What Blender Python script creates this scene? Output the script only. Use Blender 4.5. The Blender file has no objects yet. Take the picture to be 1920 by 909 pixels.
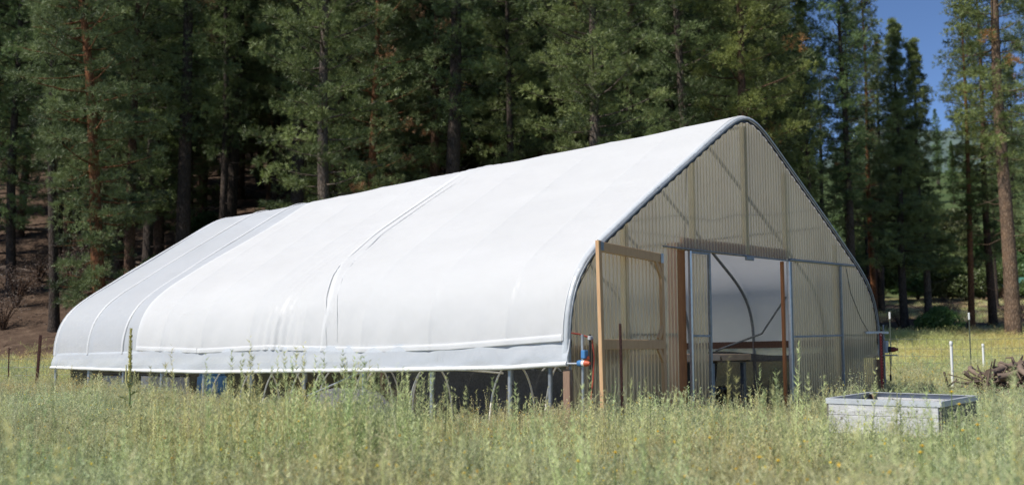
import bpy, math, random
import numpy as np
from mathutils import Matrix, Vector

sc = bpy.context.scene
col = sc.collection
R = math.radians
rng = random.Random(7)

# ------------------------------------------------------------------ camera
EYE = 1.5
cam_d = bpy.data.cameras.new("camera")
cam = bpy.data.objects.new("camera", cam_d)
col.objects.link(cam)
cam_d.sensor_width = 36.0
cam_d.lens = 2010.0 * 36.0 / 1920.0
cam_d.clip_start = 0.1
cam_d.clip_end = 4000
cam.matrix_world = Matrix.Translation((0, 0, EYE)) @ Matrix.Rotation(math.pi / 2 + 0.0927, 4, 'X') @ Matrix.Rotation(-0.0042, 4, 'Z')
cam_d.dof.use_dof = True
cam_d.dof.focus_distance = 16.5
cam_d.dof.aperture_fstop = 1.35
sc.camera = cam

# ------------------------------------------------------------------ sky and sun
SUN_AZ = Vector((-0.86, -0.51, 0)).normalized()
SUN_EL = R(48)
sun_vec = Vector((SUN_AZ.x * math.cos(SUN_EL), SUN_AZ.y * math.cos(SUN_EL), math.sin(SUN_EL)))
w = bpy.data.worlds.new("World")
sc.world = w
w.use_nodes = True
wn = w.node_tree
for n in list(wn.nodes):
    wn.nodes.remove(n)
sky = wn.nodes.new("ShaderNodeTexSky")
sky.sky_type = 'NISHITA'
sky.sun_disc = False
sky.sun_elevation = SUN_EL
sky.sun_rotation = math.atan2(SUN_AZ.x, SUN_AZ.y)
sky.altitude = 2200
sky.air_density = 0.62
sky.dust_density = 0.0
sky.ozone_density = 4.5
bg = wn.nodes.new("ShaderNodeBackground")
bg.inputs["Strength"].default_value = 0.13
wo = wn.nodes.new("ShaderNodeOutputWorld")
wn.links.new(sky.outputs[0], bg.inputs[0])
wn.links.new(bg.outputs[0], wo.inputs[0])

sun_d = bpy.data.lights.new("sun", 'SUN')
sun_d.energy = 4.7
sun_d.angle = R(0.53)
sun_d.color = (1.0, 0.955, 0.88)
sun = bpy.data.objects.new("sun", sun_d)
col.objects.link(sun)
sun.location = (-30, -25, 50)
sun.rotation_euler = (-sun_vec).to_track_quat('-Z', 'Y').to_euler()

sc.view_settings.view_transform = 'Standard'
sc.view_settings.look = 'None'
sc.view_settings.exposure = 0.25
sc.view_settings.gamma = 1.0
sc.view_settings.use_curve_mapping = False
sc.render.engine = 'CYCLES'
sc.cycles.max_bounces = 8
sc.cycles.transparent_max_bounces = 16
sc.cycles.use_denoising = True
sc.cycles.denoising_prefilter = 'FAST'
sc.cycles.caustics_reflective = False
sc.cycles.caustics_refractive = False

# ------------------------------------------------------------------ helpers
def tag(o, label=None, cat=None, group=None, kind=None):
    if label: o["label"] = label
    if cat: o["category"] = cat
    if group: o["group"] = group
    if kind: o["kind"] = kind
    return o

def empty(name, loc=(0, 0, 0), rz=0.0, label=None, cat=None, group=None):
    o = bpy.data.objects.new(name, None)
    col.objects.link(o)
    o.empty_display_size = 0.2
    o.location = loc
    o.rotation_euler = (0, 0, rz)
    return tag(o, label, cat, group)

def link(name, me, parent=None):
    o = bpy.data.objects.new(name, me)
    col.objects.link(o)
    if parent: o.parent = parent
    return o

def copy_tree(o, parent=None):
    c = o.copy()
    col.objects.link(c)
    if parent: c.parent = parent
    for ch in o.children:
        copy_tree(ch, c)
    return c

def unit(v):
    v = np.asarray(v, float)
    n = np.linalg.norm(v)
    return v / n if n > 1e-12 else np.array([0, 0, 1.0])

class MB:
    def __init__(self):
        self.v = []; self.f = []; self.s = []
    def add(self, vs, fs, smooth=False):
        b = len(self.v)
        self.v.extend([tuple(map(float, p)) for p in vs])
        self.f.extend([tuple(b + i for i in f) for f in fs])
        self.s.extend([smooth] * len(fs))
    def box(self, c, size, rot=None, bev=0.0):
        hx, hy, hz = size[0] / 2, size[1] / 2, size[2] / 2
        b = min(bev, hx * .9, hy * .9, hz * .9)
        c = Vector(c)
        M = rot if rot is not None else Matrix.Identity(3)
        if b <= 0:
            vs = [c + M @ Vector((x * hx, y * hy, z * hz)) for x in (-1, 1) for y in (-1, 1) for z in (-1, 1)]
            self.add(vs, [(0, 1, 3, 2), (4, 6, 7, 5), (0, 4, 5, 1), (2, 3, 7, 6), (0, 2, 6, 4), (1, 5, 7, 3)])
        else:
            vs = []; idx = {}
            for x in (-1, 1):
                for y in (-1, 1):
                    for z in (-1, 1):
                        for a in range(3):
                            p = [x * (hx - (b if a != 0 else 0)), y * (hy - (b if a != 1 else 0)), z * (hz - (b if a != 2 else 0))]
                            idx[(x, y, z, a)] = len(vs)
                            vs.append(c + M @ Vector(p))
            F = []
            for a in range(3):
                o1, o2 = [k for k in range(3) if k != a]
                for sgn in (-1, 1):
                    q = []
                    for (u, v_) in ((-1, -1), (1, -1), (1, 1), (-1, 1)):
                        k = [0, 0, 0]; k[a] = sgn; k[o1] = u; k[o2] = v_
                        q.append(idx[(k[0], k[1], k[2], a)])
                    F.append(tuple(q))
            for a in range(3):      # edges along axis a
                o1, o2 = [k for k in range(3) if k != a]
                for u in (-1, 1):
                    for v_ in (-1, 1):
                        q = []
                        for t, fa in ((-1, o1), (1, o1), (1, o2), (-1, o2)):
                            k = [0, 0, 0]; k[a] = t; k[o1] = u; k[o2] = v_
                            q.append(idx[(k[0], k[1], k[2], fa)])
                        F.append(tuple(q))
            for x in (-1, 1):
                for y in (-1, 1):
                    for z in (-1, 1):
                        F.append(tuple(idx[(x, y, z, a)] for a in range(3)))
            self.add(vs, F)
        return self
    def bar(self, p0, p1, wx, wy, up=(0, 0, 1), bev=0.0):
        p0 = Vector(p0); p1 = Vector(p1)
        d = (p1 - p0); L = d.length; d.normalize()
        u = Vector(up)
        x = u.cross(d)
        if x.length < 1e-5: x = Vector((1, 0, 0)).cross(d)
        x.normalize(); y = d.cross(x)
        M = Matrix((x, y, d)).transposed()
        return self.box((p0 + p1) / 2, (wx, wy, L), M, bev)
    def tube(self, pts, r, n=8, cap=True, smooth=True):
        pts = [np.asarray(p, float) for p in pts]
        rs = r if hasattr(r, '__len__') else [r] * len(pts)
        vs = []; fs = []
        prev = None
        for i, p in enumerate(pts):
            d = unit(pts[min(i + 1, len(pts) - 1)] - pts[max(i - 1, 0)])
            if prev is None:
                a = np.array([0, 0, 1.0]) if abs(d[2]) < .9 else np.array([1.0, 0, 0])
                x = unit(np.cross(a, d))
            else:
                x = unit(prev - d * np.dot(prev, d))
            prev = x
            y = np.cross(d, x)
            for k in range(n):
                t = 2 * math.pi * k / n
                vs.append(p + rs[i] * (math.cos(t) * x + math.sin(t) * y))
        for i in range(len(pts) - 1):
            for k in range(n):
                k2 = (k + 1) % n
                fs.append((i * n + k, i * n + k2, (i + 1) * n + k2, (i + 1) * n + k))
        self.add(vs, fs, smooth)
        if cap:
            b = len(pts) - 1
            self.add(vs[:n], [tuple(reversed(range(n)))])
            self.add(vs[b * n:], [tuple(range(n))])
        return self
    def grid(self, P, smooth=True, flip=False):
        # P: [i][j] -> point
        ni, nj = len(P), len(P[0])
        vs = [P[i][j] for i in range(ni) for j in range(nj)]
        fs = []
        for i in range(ni - 1):
            for j in range(nj - 1):
                q = (i * nj + j, (i + 1) * nj + j, (i + 1) * nj + j + 1, i * nj + j + 1)
                fs.append(tuple(reversed(q)) if flip else q)
        self.add(vs, fs, smooth)
        return self
    def mesh(self, name, mat=None):
        me = bpy.data.meshes.new(name)
        me.from_pydata(self.v, [], self.f)
        me.polygons.foreach_set("use_smooth", self.s)
        if mat: me.materials.append(mat)
        me.update()
        return me
    def build(self, name, mat, parent=None):
        return link(name, self.mesh(name, mat), parent)

# ------------------------------------------------------------------ materials
def new_mat(name):
    m = bpy.data.materials.new(name)
    m.use_nodes = True
    nt = m.node_tree
    for n in list(nt.nodes): nt.nodes.remove(n)
    out = nt.nodes.new("ShaderNodeOutputMaterial")
    return m, nt, out

def N(nt, typ, **kw):
    n = nt.nodes.new(typ)
    for k, v in kw.items():
        if k in n.inputs.keys(): n.inputs[k].default_value = v
        else: setattr(n, k, v)
    return n

def noise(nt, scale, detail=4, rough=.55, coord=None, vec_scale=None):
    tc = nt.nodes.new("ShaderNodeTexCoord")
    src = tc.outputs["Object"]
    if vec_scale:
        mp = nt.nodes.new("ShaderNodeMapping")
        mp.inputs["Scale"].default_value = vec_scale
        nt.links.new(src, mp.inputs[0]); src = mp.outputs[0]
    n = nt.nodes.new("ShaderNodeTexNoise")
    n.inputs["Scale"].default_value = scale
    n.inputs["Detail"].default_value = detail
    n.inputs["Roughness"].default_value = rough
    nt.links.new(src, n.inputs["Vector"])
    return n

def ramp(nt, src, stops):
    r = nt.nodes.new("ShaderNodeValToRGB")
    e = r.color_ramp.elements
    while len(e) < len(stops): e.new(0.5)
    for k, (p, c) in enumerate(stops):
        e[k].position = p
        e[k].color = (c[0], c[1], c[2], 1)
    nt.links.new(src, r.inputs[0])
    return r

def pmat(name, c1, c2=None, rough=.7, metal=0.0, scale=6, vs=None, bump=0.15, bscale=None, spots=None, spec=0.4):
    m, nt, out = new_mat(name)
    p = nt.nodes.new("ShaderNodeBsdfPrincipled")
    p.inputs["Roughness"].default_value = rough
    p.inputs["Metallic"].default_value = metal
    p.inputs["Specular IOR Level"].default_value = spec
    c2 = c2 or tuple(x * .7 for x in c1)
    nz = noise(nt, scale, 6, .62, vec_scale=vs)
    rp = ramp(nt, nz.outputs[0], [(.32, c2), (.68, c1)])
    last = rp.outputs[0]
    if spots:
        n2 = noise(nt, spots[1], 5, .65)
        r2 = ramp(nt, n2.outputs[0], [(spots[2], (0, 0, 0)), (spots[2] + .06, (1, 1, 1))])
        mx = nt.nodes.new("ShaderNodeMix"); mx.data_type = 'RGBA'
        nt.links.new(r2.outputs[0], mx.inputs[0])
        nt.links.new(last, mx.inputs[6]); mx.inputs[7].default_value = (*spots[0], 1)
        last = mx.outputs[2]
    nt.links.new(last, p.inputs["Base Color"])
    if bump:
        n3 = noise(nt, bscale or scale * 3, 6, .6, vec_scale=vs)
        b = nt.nodes.new("ShaderNodeBump"); b.inputs["Strength"].default_value = bump
        b.inputs["Distance"].default_value = .02
        nt.links.new(n3.outputs[0], b.inputs["Height"])
        nt.links.new(b.outputs[0], p.inputs["Normal"])
    nt.links.new(p.outputs[0], out.inputs[0])
    return m

def film_mat(name, color, transl, transp, gloss=.06, rough=.35, bump=.25):
    """thin plastic film: diffuse + translucent + a little straight-through, light wrinkles"""
    m, nt, out = new_mat(name)
    nz = noise(nt, 1.1, 5, .6, vec_scale=(1.2, .5, 1.2))
    rp = ramp(nt, nz.outputs[0], [(.3, tuple(c * .94 for c in color)), (.7, color)])
    d = nt.nodes.new("ShaderNodeBsdfDiffuse"); t = nt.nodes.new("ShaderNodeBsdfTranslucent")
    g = nt.nodes.new("ShaderNodeBsdfGlossy"); g.inputs["Roughness"].default_value = rough
    tr = nt.nodes.new("ShaderNodeBsdfTransparent")
    nt.links.new(rp.outputs[0], d.inputs[0]); nt.links.new(rp.outputs[0], t.inputs[0])
    w1 = noise(nt, 2.6, 3, .55, vec_scale=(1.5, .7, .35))
    w2 = noise(nt, 9, 3, .5, vec_scale=(.6, 1.6, .5))
    w3 = noise(nt, 16, 2, .5, vec_scale=(.25, 2.6, .25)); w4 = noise(nt, 1.3, 2, .5)
    r4 = nt.nodes.new("ShaderNodeMapRange"); r4.inputs[1].default_value = .5; r4.inputs[2].default_value = .7; r4.inputs[4].default_value = .30
    nt.links.new(w4.outputs[0], r4.inputs[0])
    a3 = nt.nodes.new("ShaderNodeMath"); a3.operation = 'MULTIPLY'
    nt.links.new(w3.outputs[0], a3.inputs[0]); nt.links.new(r4.outputs[0], a3.inputs[1])
    a2 = nt.nodes.new("ShaderNodeMath"); a2.operation = 'MULTIPLY_ADD'; a2.inputs[1].default_value = .3
    nt.links.new(w2.outputs[0], a2.inputs[0]); nt.links.new(w1.outputs[0], a2.inputs[2])
    ad = nt.nodes.new("ShaderNodeMath"); ad.operation = 'ADD'
    nt.links.new(a2.outputs[0], ad.inputs[0]); nt.links.new(a3.outputs[0], ad.inputs[1])
    b = nt.nodes.new("ShaderNodeBump"); b.inputs["Strength"].default_value = bump; b.inputs["Distance"].default_value = .05
    nt.links.new(ad.outputs[0], b.inputs["Height"])
    for s in (d, g): nt.links.new(b.outputs[0], s.inputs["Normal"])
    m1 = nt.nodes.new("ShaderNodeMixShader"); m1.inputs[0].default_value = transl
    nt.links.new(d.outputs[0], m1.inputs[1]); nt.links.new(t.outputs[0], m1.inputs[2])
    m2 = nt.nodes.new("ShaderNodeMixShader"); m2.inputs[0].default_value = transp
    nt.links.new(m1.outputs[0], m2.inputs[1]); nt.links.new(tr.outputs[0], m2.inputs[2])
    m3 = nt.nodes.new("ShaderNodeMixShader"); m3.inputs[0].default_value = gloss
    nt.links.new(m2.outputs[0], m3.inputs[1]); nt.links.new(g.outputs[0], m3.inputs[2])
    nt.links.new(m3.outputs[0], out.inputs[0])
    return m

def leaf_mat(name, c_dark, c_light, dead=None, transl=.35, objcol=True):
    """needles / leaves: colour from a per-clump attribute 'tint' and the object's own tint"""
    m, nt, out = new_mat(name)
    at = nt.nodes.new("ShaderNodeAttribute"); at.attribute_name = "tint"
    stops = [(0.0, c_dark), (.8, c_light)]
    if dead: stops += [(.9, c_light), (.93, dead)]
    rp = ramp(nt, at.outputs["Fac"], stops)
    last = rp.outputs[0]
    if objcol:
        oi = nt.nodes.new("ShaderNodeObjectInfo")
        mx = nt.nodes.new("ShaderNodeMix"); mx.data_type = 'RGBA'; mx.blend_type = 'MULTIPLY'
        mx.inputs[0].default_value = 1
        nt.links.new(last, mx.inputs[6]); nt.links.new(oi.outputs["Color"], mx.inputs[7])
        last = mx.outputs[2]
    else:
        oi = nt.nodes.new("ShaderNodeObjectInfo")
        hs = nt.nodes.new("ShaderNodeHueSaturation")
        mr = nt.nodes.new("ShaderNodeMapRange"); mr.inputs[3].default_value = .7; mr.inputs[4].default_value = 1.25
        nt.links.new(oi.outputs["Random"], mr.inputs[0]); nt.links.new(mr.outputs[0], hs.inputs["Value"])
        mr2 = nt.nodes.new("ShaderNodeMapRange"); mr2.inputs[3].default_value = .49; mr2.inputs[4].default_value = .515
        ml = nt.nodes.new("ShaderNodeMath"); ml.operation = 'FRACT'
        ms = nt.nodes.new("ShaderNodeMath"); ms.operation = 'MULTIPLY'; ms.inputs[1].default_value = 7.31
        nt.links.new(oi.outputs["Random"], ms.inputs[0]); nt.links.new(ms.outputs[0], ml.inputs[0])
        nt.links.new(ml.outputs[0], mr2.inputs[0]); nt.links.new(mr2.outputs[0], hs.inputs["Hue"])
        nt.links.new(last, hs.inputs["Color"]); last = hs.outputs[0]
        pn = nt.nodes.new("ShaderNodeTexNoise"); pn.inputs["Scale"].default_value = .42; pn.inputs["Detail"].default_value = 3
        nt.links.new(oi.outputs["Location"], pn.inputs["Vector"])
        pr = ramp(nt, pn.outputs[0], [(.36, (1.12, .95, .84)), (.50, (1, 1, 1)), (.64, (.86, 1.0, .92))])
        pm = nt.nodes.new("ShaderNodeMix"); pm.data_type = 'RGBA'; pm.blend_type = 'MULTIPLY'; pm.inputs[0].default_value = 1
        nt.links.new(last, pm.inputs[6]); nt.links.new(pr.outputs[0], pm.inputs[7]); last = pm.outputs[2]
    d = nt.nodes.new("ShaderNodeBsdfDiffuse"); t = nt.nodes.new("ShaderNodeBsdfTranslucent")
    g = nt.nodes.new("ShaderNodeBsdfGlossy"); g.inputs["Roughness"].default_value = .5
    nt.links.new(last, d.inputs[0]); nt.links.new(last, t.inputs[0])
    if not objcol:
        ge = nt.nodes.new("ShaderNodeNewGeometry")
        va = nt.nodes.new("ShaderNodeVectorMath"); va.operation = 'ADD'; va.inputs[1].default_value = (0, 0, .7)
        vn = nt.nodes.new("ShaderNodeVectorMath"); vn.operation = 'NORMALIZE'
        nt.links.new(ge.outputs["Normal"], va.inputs[0]); nt.links.new(va.outputs[0], vn.inputs[0])
        nt.links.new(vn.outputs[0], d.inputs["Normal"])
    m1 = nt.nodes.new("ShaderNodeMixShader"); m1.inputs[0].default_value = transl
    nt.links.new(d.outputs[0], m1.inputs[1]); nt.links.new(t.outputs[0], m1.inputs[2])
    m2 = nt.nodes.new("ShaderNodeMixShader"); m2.inputs[0].default_value = .04
    nt.links.new(m1.outputs[0], m2.inputs[1]); nt.links.new(g.outputs[0], m2.inputs[2])
    nt.links.new(m2.outputs[0], out.inputs[0])
    return m

def bark_mat():
    m, nt, out = new_mat("bark")
    oi = nt.nodes.new("ShaderNodeObjectInfo")
    tc = nt.nodes.new("ShaderNodeTexCoord")
    mp = nt.nodes.new("ShaderNodeMapping"); mp.inputs["Scale"].default_value = (15, 15, 4.2)
    nt.links.new(tc.outputs["Object"], mp.inputs[0])
    vo = nt.nodes.new("ShaderNodeTexVoronoi"); vo.feature = 'DISTANCE_TO_EDGE'; vo.inputs["Scale"].default_value = 1
    nt.links.new(mp.outputs[0], vo.inputs["Vector"])
    rp = ramp(nt, vo.outputs["Distance"], [(.0, (.5, .46, .44)), (.22, (1, 1, 1))])
    nz = noise(nt, 2.2, 5, .6)
    r2 = ramp(nt, nz.outputs[0], [(.3, (.6, .62, .66)), (.7, (1.15, 1.08, 1.0))])
    mx = nt.nodes.new("ShaderNodeMix"); mx.data_type = 'RGBA'; mx.blend_type = 'MULTIPLY'; mx.inputs[0].default_value = 1
    nt.links.new(oi.outputs["Color"], mx.inputs[6]); nt.links.new(rp.outputs[0], mx.inputs[7])
    mx2 = nt.nodes.new("ShaderNodeMix"); mx2.data_type = 'RGBA'; mx2.blend_type = 'MULTIPLY'; mx2.inputs[0].default_value = 1
    nt.links.new(mx.outputs[2], mx2.inputs[6]); nt.links.new(r2.outputs[0], mx2.inputs[7])
    p = nt.nodes.new("ShaderNodeBsdfPrincipled"); p.inputs["Roughness"].default_value = .9
    p.inputs["Specular IOR Level"].default_value = .15
    nt.links.new(mx2.outputs[2], p.inputs["Base Color"])
    b = nt.nodes.new("ShaderNodeBump"); b.inputs["Strength"].default_value = .8; b.inputs["Distance"].default_value = .04
    nt.links.new(rp.outputs[0], b.inputs["Height"]); nt.links.new(b.outputs[0], p.inputs["Normal"])
    nt.links.new(p.outputs[0], out.inputs[0])
    return m

def ground_mat():
    m, nt, out = new_mat("ground")
    tc = nt.nodes.new("ShaderNodeTexCoord")
    a = nt.nodes.new("ShaderNodeAttribute"); a.attribute_name = "zone"     # 0 meadow soil .. 1 forest floor .. 2 far green slope
    nA = noise(nt, 1.7, 8, .65); nB = noise(nt, .13, 5, .6); nC = noise(nt, 9, 6, .7)
    mead = ramp(nt, nA.outputs[0], [(.3, (.17, .16, .08)), (.7, (.30, .28, .14))])
    need = ramp(nt, nA.outputs[0], [(.25, (.055, .036, .026)), (.55, (.11, .074, .052)), (.75, (.19, .135, .095))])
    gras = ramp(nt, nC.outputs[0], [(.3, (.12, .12, .045)), (.7, (.30, .26, .13))])
    far = ramp(nt, nB.outputs[0], [(.3, (.045, .075, .03)), (.7, (.10, .13, .05))])
    pB = ramp(nt, nB.outputs[0], [(.46, (0, 0, 0)), (.6, (1, 1, 1))])
    def mix(f, x, y):
        q = nt.nodes.new("ShaderNodeMix"); q.data_type = 'RGBA'
        if isinstance(f, float): q.inputs[0].default_value = f
        else: nt.links.new(f, q.inputs[0])
        nt.links.new(x, q.inputs[6]); nt.links.new(y, q.inputs[7]); return q.outputs[2]
    sx = nt.nodes.new("ShaderNodeSeparateXYZ"); nt.links.new(tc.outputs["Object"], sx.inputs[0])
    mr = nt.nodes.new("ShaderNodeMapRange"); mr.inputs[1].default_value = 2; mr.inputs[2].default_value = 16
    nt.links.new(sx.outputs[0], mr.inputs[0])
    mm = nt.nodes.new("ShaderNodeMath"); mm.operation = 'MULTIPLY'
    nt.links.new(mr.outputs[0], mm.inputs[0]); nt.links.new(pB.outputs[0], mm.inputs[1])
    forest = mix(mm.outputs[0], need.outputs[0], gras.outputs[0])
    f1 = nt.nodes.new("ShaderNodeMapRange"); nt.links.new(a.outputs["Fac"], f1.inputs[0])
    f2 = nt.nodes.new("ShaderNodeMapRange"); f2.inputs[1].default_value = 1; f2.inputs[2].default_value = 2
    nt.links.new(a.outputs["Fac"], f2.inputs[0])
    c = mix(f1.outputs[0], mead.outputs[0], forest)
    c = mix(f2.outputs[0], c, far.outputs[0])
    p = nt.nodes.new("ShaderNodeBsdfPrincipled"); p.inputs["Roughness"].default_value = .95
    p.inputs["Specular IOR Level"].default_value = .1
    nt.links.new(c, p.inputs["Base Color"])
    b = nt.nodes.new("ShaderNodeBump"); b.inputs["Strength"].default_value = .7; b.inputs["Distance"].default_value = .08
    nt.links.new(nC.outputs[0], b.inputs["Height"]); nt.links.new(b.outputs[0], p.inputs["Normal"])
    nt.links.new(p.outputs[0], out.inputs[0])
    return m

M = {}
M['film'] = film_mat("greenhouse_film", (.77, .80, .845), .38, .20, .04, .35, .6)
M['white'] = film_mat("white_cover", (.86, .865, .87), .42, .03, .025, .4, .6)
M['curtain'] = film_mat("curtain_film", (.78, .82, .86), .36, .16, .07, .3, .8)
M['roll'] = pmat("rolled_film", (.84, .84, .82), (.66, .66, .64), .5, 0, 5, (8, 30, 8), .4)
def poly_mat():
    m, nt, out = new_mat("corrugated_plastic")
    nz = noise(nt, .9, 5, .6, vec_scale=(1.5, 1, .5))
    rp = ramp(nt, nz.outputs[0], [(.3, (.66, .565, .38)), (.7, (.86, .78, .58))])
    d = nt.nodes.new("ShaderNodeBsdfDiffuse"); t = nt.nodes.new("ShaderNodeBsdfTranslucent")
    g = nt.nodes.new("ShaderNodeBsdfGlossy"); g.inputs["Roughness"].default_value = .25
    tr = nt.nodes.new("ShaderNodeBsdfTransparent"); tr.inputs[0].default_value = (.96, .88, .70, 1)
    nt.links.new(rp.outputs[0], d.inputs[0]); nt.links.new(rp.outputs[0], t.inputs[0])
    lw = nt.nodes.new("ShaderNodeLayerWeight"); lw.inputs[0].default_value = .5
    mr = nt.nodes.new("ShaderNodeMapRange")
    mr.inputs[1].default_value = .12; mr.inputs[2].default_value = .55; mr.inputs[3].default_value = .54; mr.inputs[4].default_value = .12
    nt.links.new(lw.outputs["Facing"], mr.inputs[0])
    m1 = nt.nodes.new("ShaderNodeMixShader"); m1.inputs[0].default_value = .70
    nt.links.new(d.outputs[0], m1.inputs[1]); nt.links.new(t.outputs[0], m1.inputs[2])
    m2 = nt.nodes.new("ShaderNodeMixShader"); nt.links.new(mr.outputs[0], m2.inputs[0])
    nt.links.new(m1.outputs[0], m2.inputs[1]); nt.links.new(tr.outputs[0], m2.inputs[2])
    m3 = nt.nodes.new("ShaderNodeMixShader"); m3.inputs[0].default_value = .05
    nt.links.new(m2.outputs[0], m3.inputs[1]); nt.links.new(g.outputs[0], m3.inputs[2])
    nt.links.new(m3.outputs[0], out.inputs[0])
    return m
M['poly'] = poly_mat()
M['galv'] = pmat("galvanised_steel", (.52, .54, .56), (.36, .38, .40), .42, .7, 14, None, .05)
M['galv_old'] = pmat("weathered_steel", (.30, .32, .34), (.20, .22, .24), .55, .5, 14, None, .05)
M['alu'] = pmat("bright_metal", (.70, .71, .72), (.55, .56, .57), .35, .6, 12, None, .03)
M['wood'] = pmat("fir_timber", (.62, .40, .22), (.48, .28, .14), .75, 0, 5, (14, 14, .9), .15)
M['wood_post'] = pmat("orange_timber", (.46, .19, .07), (.33, .12, .045), .75, 0, 5, (14, 14, .9), .15)
M['wood_old'] = pmat("weathered_timber", (.30, .20, .14), (.19, .12, .085), .85, 0, 5, (14, 14, 1.2), .3)
M['dark_board'] = pmat("dark_stained_board", (.13, .07, .05), (.08, .045, .035), .85, 0, 5, (14, 14, 1.2), .2)
M['stud'] = pmat("pale_stud", (.62, .56, .38), (.50, .45, .30), .8, 0, 4, (9, 9, 1), .1)
M['rust'] = pmat("rusty_steel", (.13, .055, .04), (.07, .035, .03), .85, .2, 20, None, .3)
M['redpost'] = pmat("red_painted_post", (.55, .07, .05), (.38, .04, .035), .55, 0, 20, None, .1, spots=((.12, .05, .04), 30, .6))
M['post_green'] = pmat("dull_green_post", (.10, .12, .09), (.07, .08, .065), .7, 0, 20, None, .1)
M['stud_white'] = pmat("white_dot", (.7, .66, .6), None, .6)
M['pvc'] = pmat("white_pvc", (.80, .80, .78), (.70, .70, .68), .45, 0, 5, None, .03)
M['pvc_old'] = pmat("cream_pvc", (.82, .78, .68), (.70, .65, .54), .55, 0, 5, None, .05)
M['blue'] = pmat("blue_plastic", (.07, .22, .46), (.05, .16, .36), .5, 0, 6, None, .04)
M['barrel'] = pmat("blue_barrel_plastic", (.07, .19, .36), (.05, .14, .28), .45, 0, 5, None, .06)
M['red'] = pmat("orange_red_plastic", (.60, .13, .06), (.45, .09, .04), .5, 0, 6, None, .03)
M['darkred'] = pmat("dark_red_plastic", (.22, .03, .02), (.15, .02, .02), .45, 0, 6, None, .03)
M['cable_red'] = pmat("red_cable", (.5, .08, .05), None, .5, 0, 6, None, 0)
M['black'] = pmat("black_plastic", (.02, .02, .022), (.012, .012, .014), .5, 0, 9, None, .1)
M['grey_box'] = pmat("grey_plastic", (.42, .43, .45), (.34, .35, .37), .5, 0, 9, None, .03)
M['tarp'] = pmat("grey_tarp", (.50, .49, .47), (.34, .33, .32), .7, 0, 3, None, .6, 5)
M['tray'] = pmat("tray_black", (.025, .026, .03), (.015, .015, .018), .55, 0, 8, None, .15)
M['bench'] = pmat("bench_top", (.62, .45, .32), (.46, .32, .22), .8, 0, 4, None, .3)
M['soil'] = pmat("potting_soil", (.10, .08, .06), (.06, .045, .035), .95, 0, 12, None, .6)
M['planter'] = pmat("whitewashed_board", (.60, .60, .595), (.40, .40, .395), .65, 0, 5, (1.2, 1.2, 6), .3, 14, ((.16, .14, .13), 9, .60))
M['planter_rim'] = pmat("planter_rim_metal", (.60, .62, .64), (.48, .50, .52), .5, .35, 7, None, .08)
M['planter_shade'] = pmat("planter_shaded_board", (.22, .20, .17), (.13, .12, .10), .85, 0, 5, (1.2, 1.2, 7), .3)  # dark copy of the boards: shade painted into the colour of two sides
M['log'] = pmat("dead_wood", (.21, .155, .12), (.09, .065, .05), .9, 0, 3, None, .8, 9)
M['roof_green'] = pmat("green_roof_metal", (.10, .26, .18), (.08, .2, .14), .5, .1, 5, None, .05)
M['house_wall'] = pmat("house_siding", (.16, .10, .07), (.11, .07, .05), .8, 0, 3, (1, 1, 6), .2)
M['white_paint'] = pmat("white_paint", (.78, .78, .76), (.68, .68, .66), .6, 0, 4, None, .04)
M['pane'] = pmat("dark_glass", (.03, .04, .05), None, .1, 0, 2, None, 0, spec=.8)
M['needle'] = leaf_mat("pine_needles", (.034, .056, .022), (.25, .31, .125), (.36, .20, .10), .18)
M['bush'] = leaf_mat("shrub_leaves", (.05, .085, .03), (.14, .20, .075), None, .40)
M['deadbush'] = leaf_mat("dead_twigs", (.10, .07, .055), (.20, .15, .12), None, .2)
M['bark'] = bark_mat()
M['ground'] = ground_mat()
M['weed'] = leaf_mat("sage_green_weeds", (.33, .355, .175), (.65, .655, .40), (.85, .62, .05), .45, False)
M['tallweed'] = leaf_mat("tall_green_weeds", (.36, .40, .17), (.66, .69, .34), None, .45, False)
M['grass'] = leaf_mat("meadow_grass", (.43, .44, .15), (.76, .73, .32), None, .48, False)
M['dry'] = leaf_mat("dry_grass", (.42, .32, .20), (.68, .56, .38), None, .38, False)
M['petal'] = pmat("yellow_petals", (.85, .60, .02), (.75, .48, .01), .6, 0, 8, None, 0)
M['stem'] = pmat("green_stem", (.20, .26, .09), (.14, .19, .06), .7, 0, 8, None, 0)
M['mullein'] = pmat("mullein_spike", (.75, .68, .30), (.48, .48, .22), .8, 0, 40, None, .5)
M['mullein_leaf'] = pmat("mullein_leaf", (.28, .34, .16), (.2, .26, .11), .8, 0, 8, None, .2)
M['seedling'] = pmat("seedling_leaf", (.12, .22, .05), (.08, .15, .03), .7, 0, 8, None, 0)

# ------------------------------------------------------------------ terrain
def sstep(x, a, b):
    t = np.clip((x - a) / (b - a), 0, 1)
    return t * t * (3 - 2 * t)

def left_w(x, y):
    xs = x * 50.0 / np.maximum(y, 50.0)
    return 1 - sstep(xs, -8, 16)

def terr(x, y):
    x = np.asarray(x, float); y = np.asarray(y, float)
    wl = left_w(x, y)
    z = .04 * np.clip(y - 27, 0, 28)
    d = y - 44
    soft = .5 * (d + np.sqrt(d * d + 9)) - .05
    soft = np.clip(soft, 0, None)
    z = z + (.18 + .82 * wl) * .35 * np.minimum(soft, 96)
    z = z + (.27 + .35 * wl) * np.clip(y - 140, 0, 150)
    f = sstep(y, 30, 60)
    z = z + f * (.25 * np.sin(x * .31 + 1) * np.cos(y * .27) + .12 * np.sin(x * .9 + y * .7))
    z = z + .03 * np.sin(x * .8) * np.cos(y * .9 + .5)
    return z

def T(x, y):
    return float(terr(x, y))

def meadow_edge(x):
    return 40 + 14 * sstep(np.asarray(x, float), -14, 10)

def px(p, Y):            # sideways distance of a sight line at depth Y
    return (p - 960) / 2010.0 * Y

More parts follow.
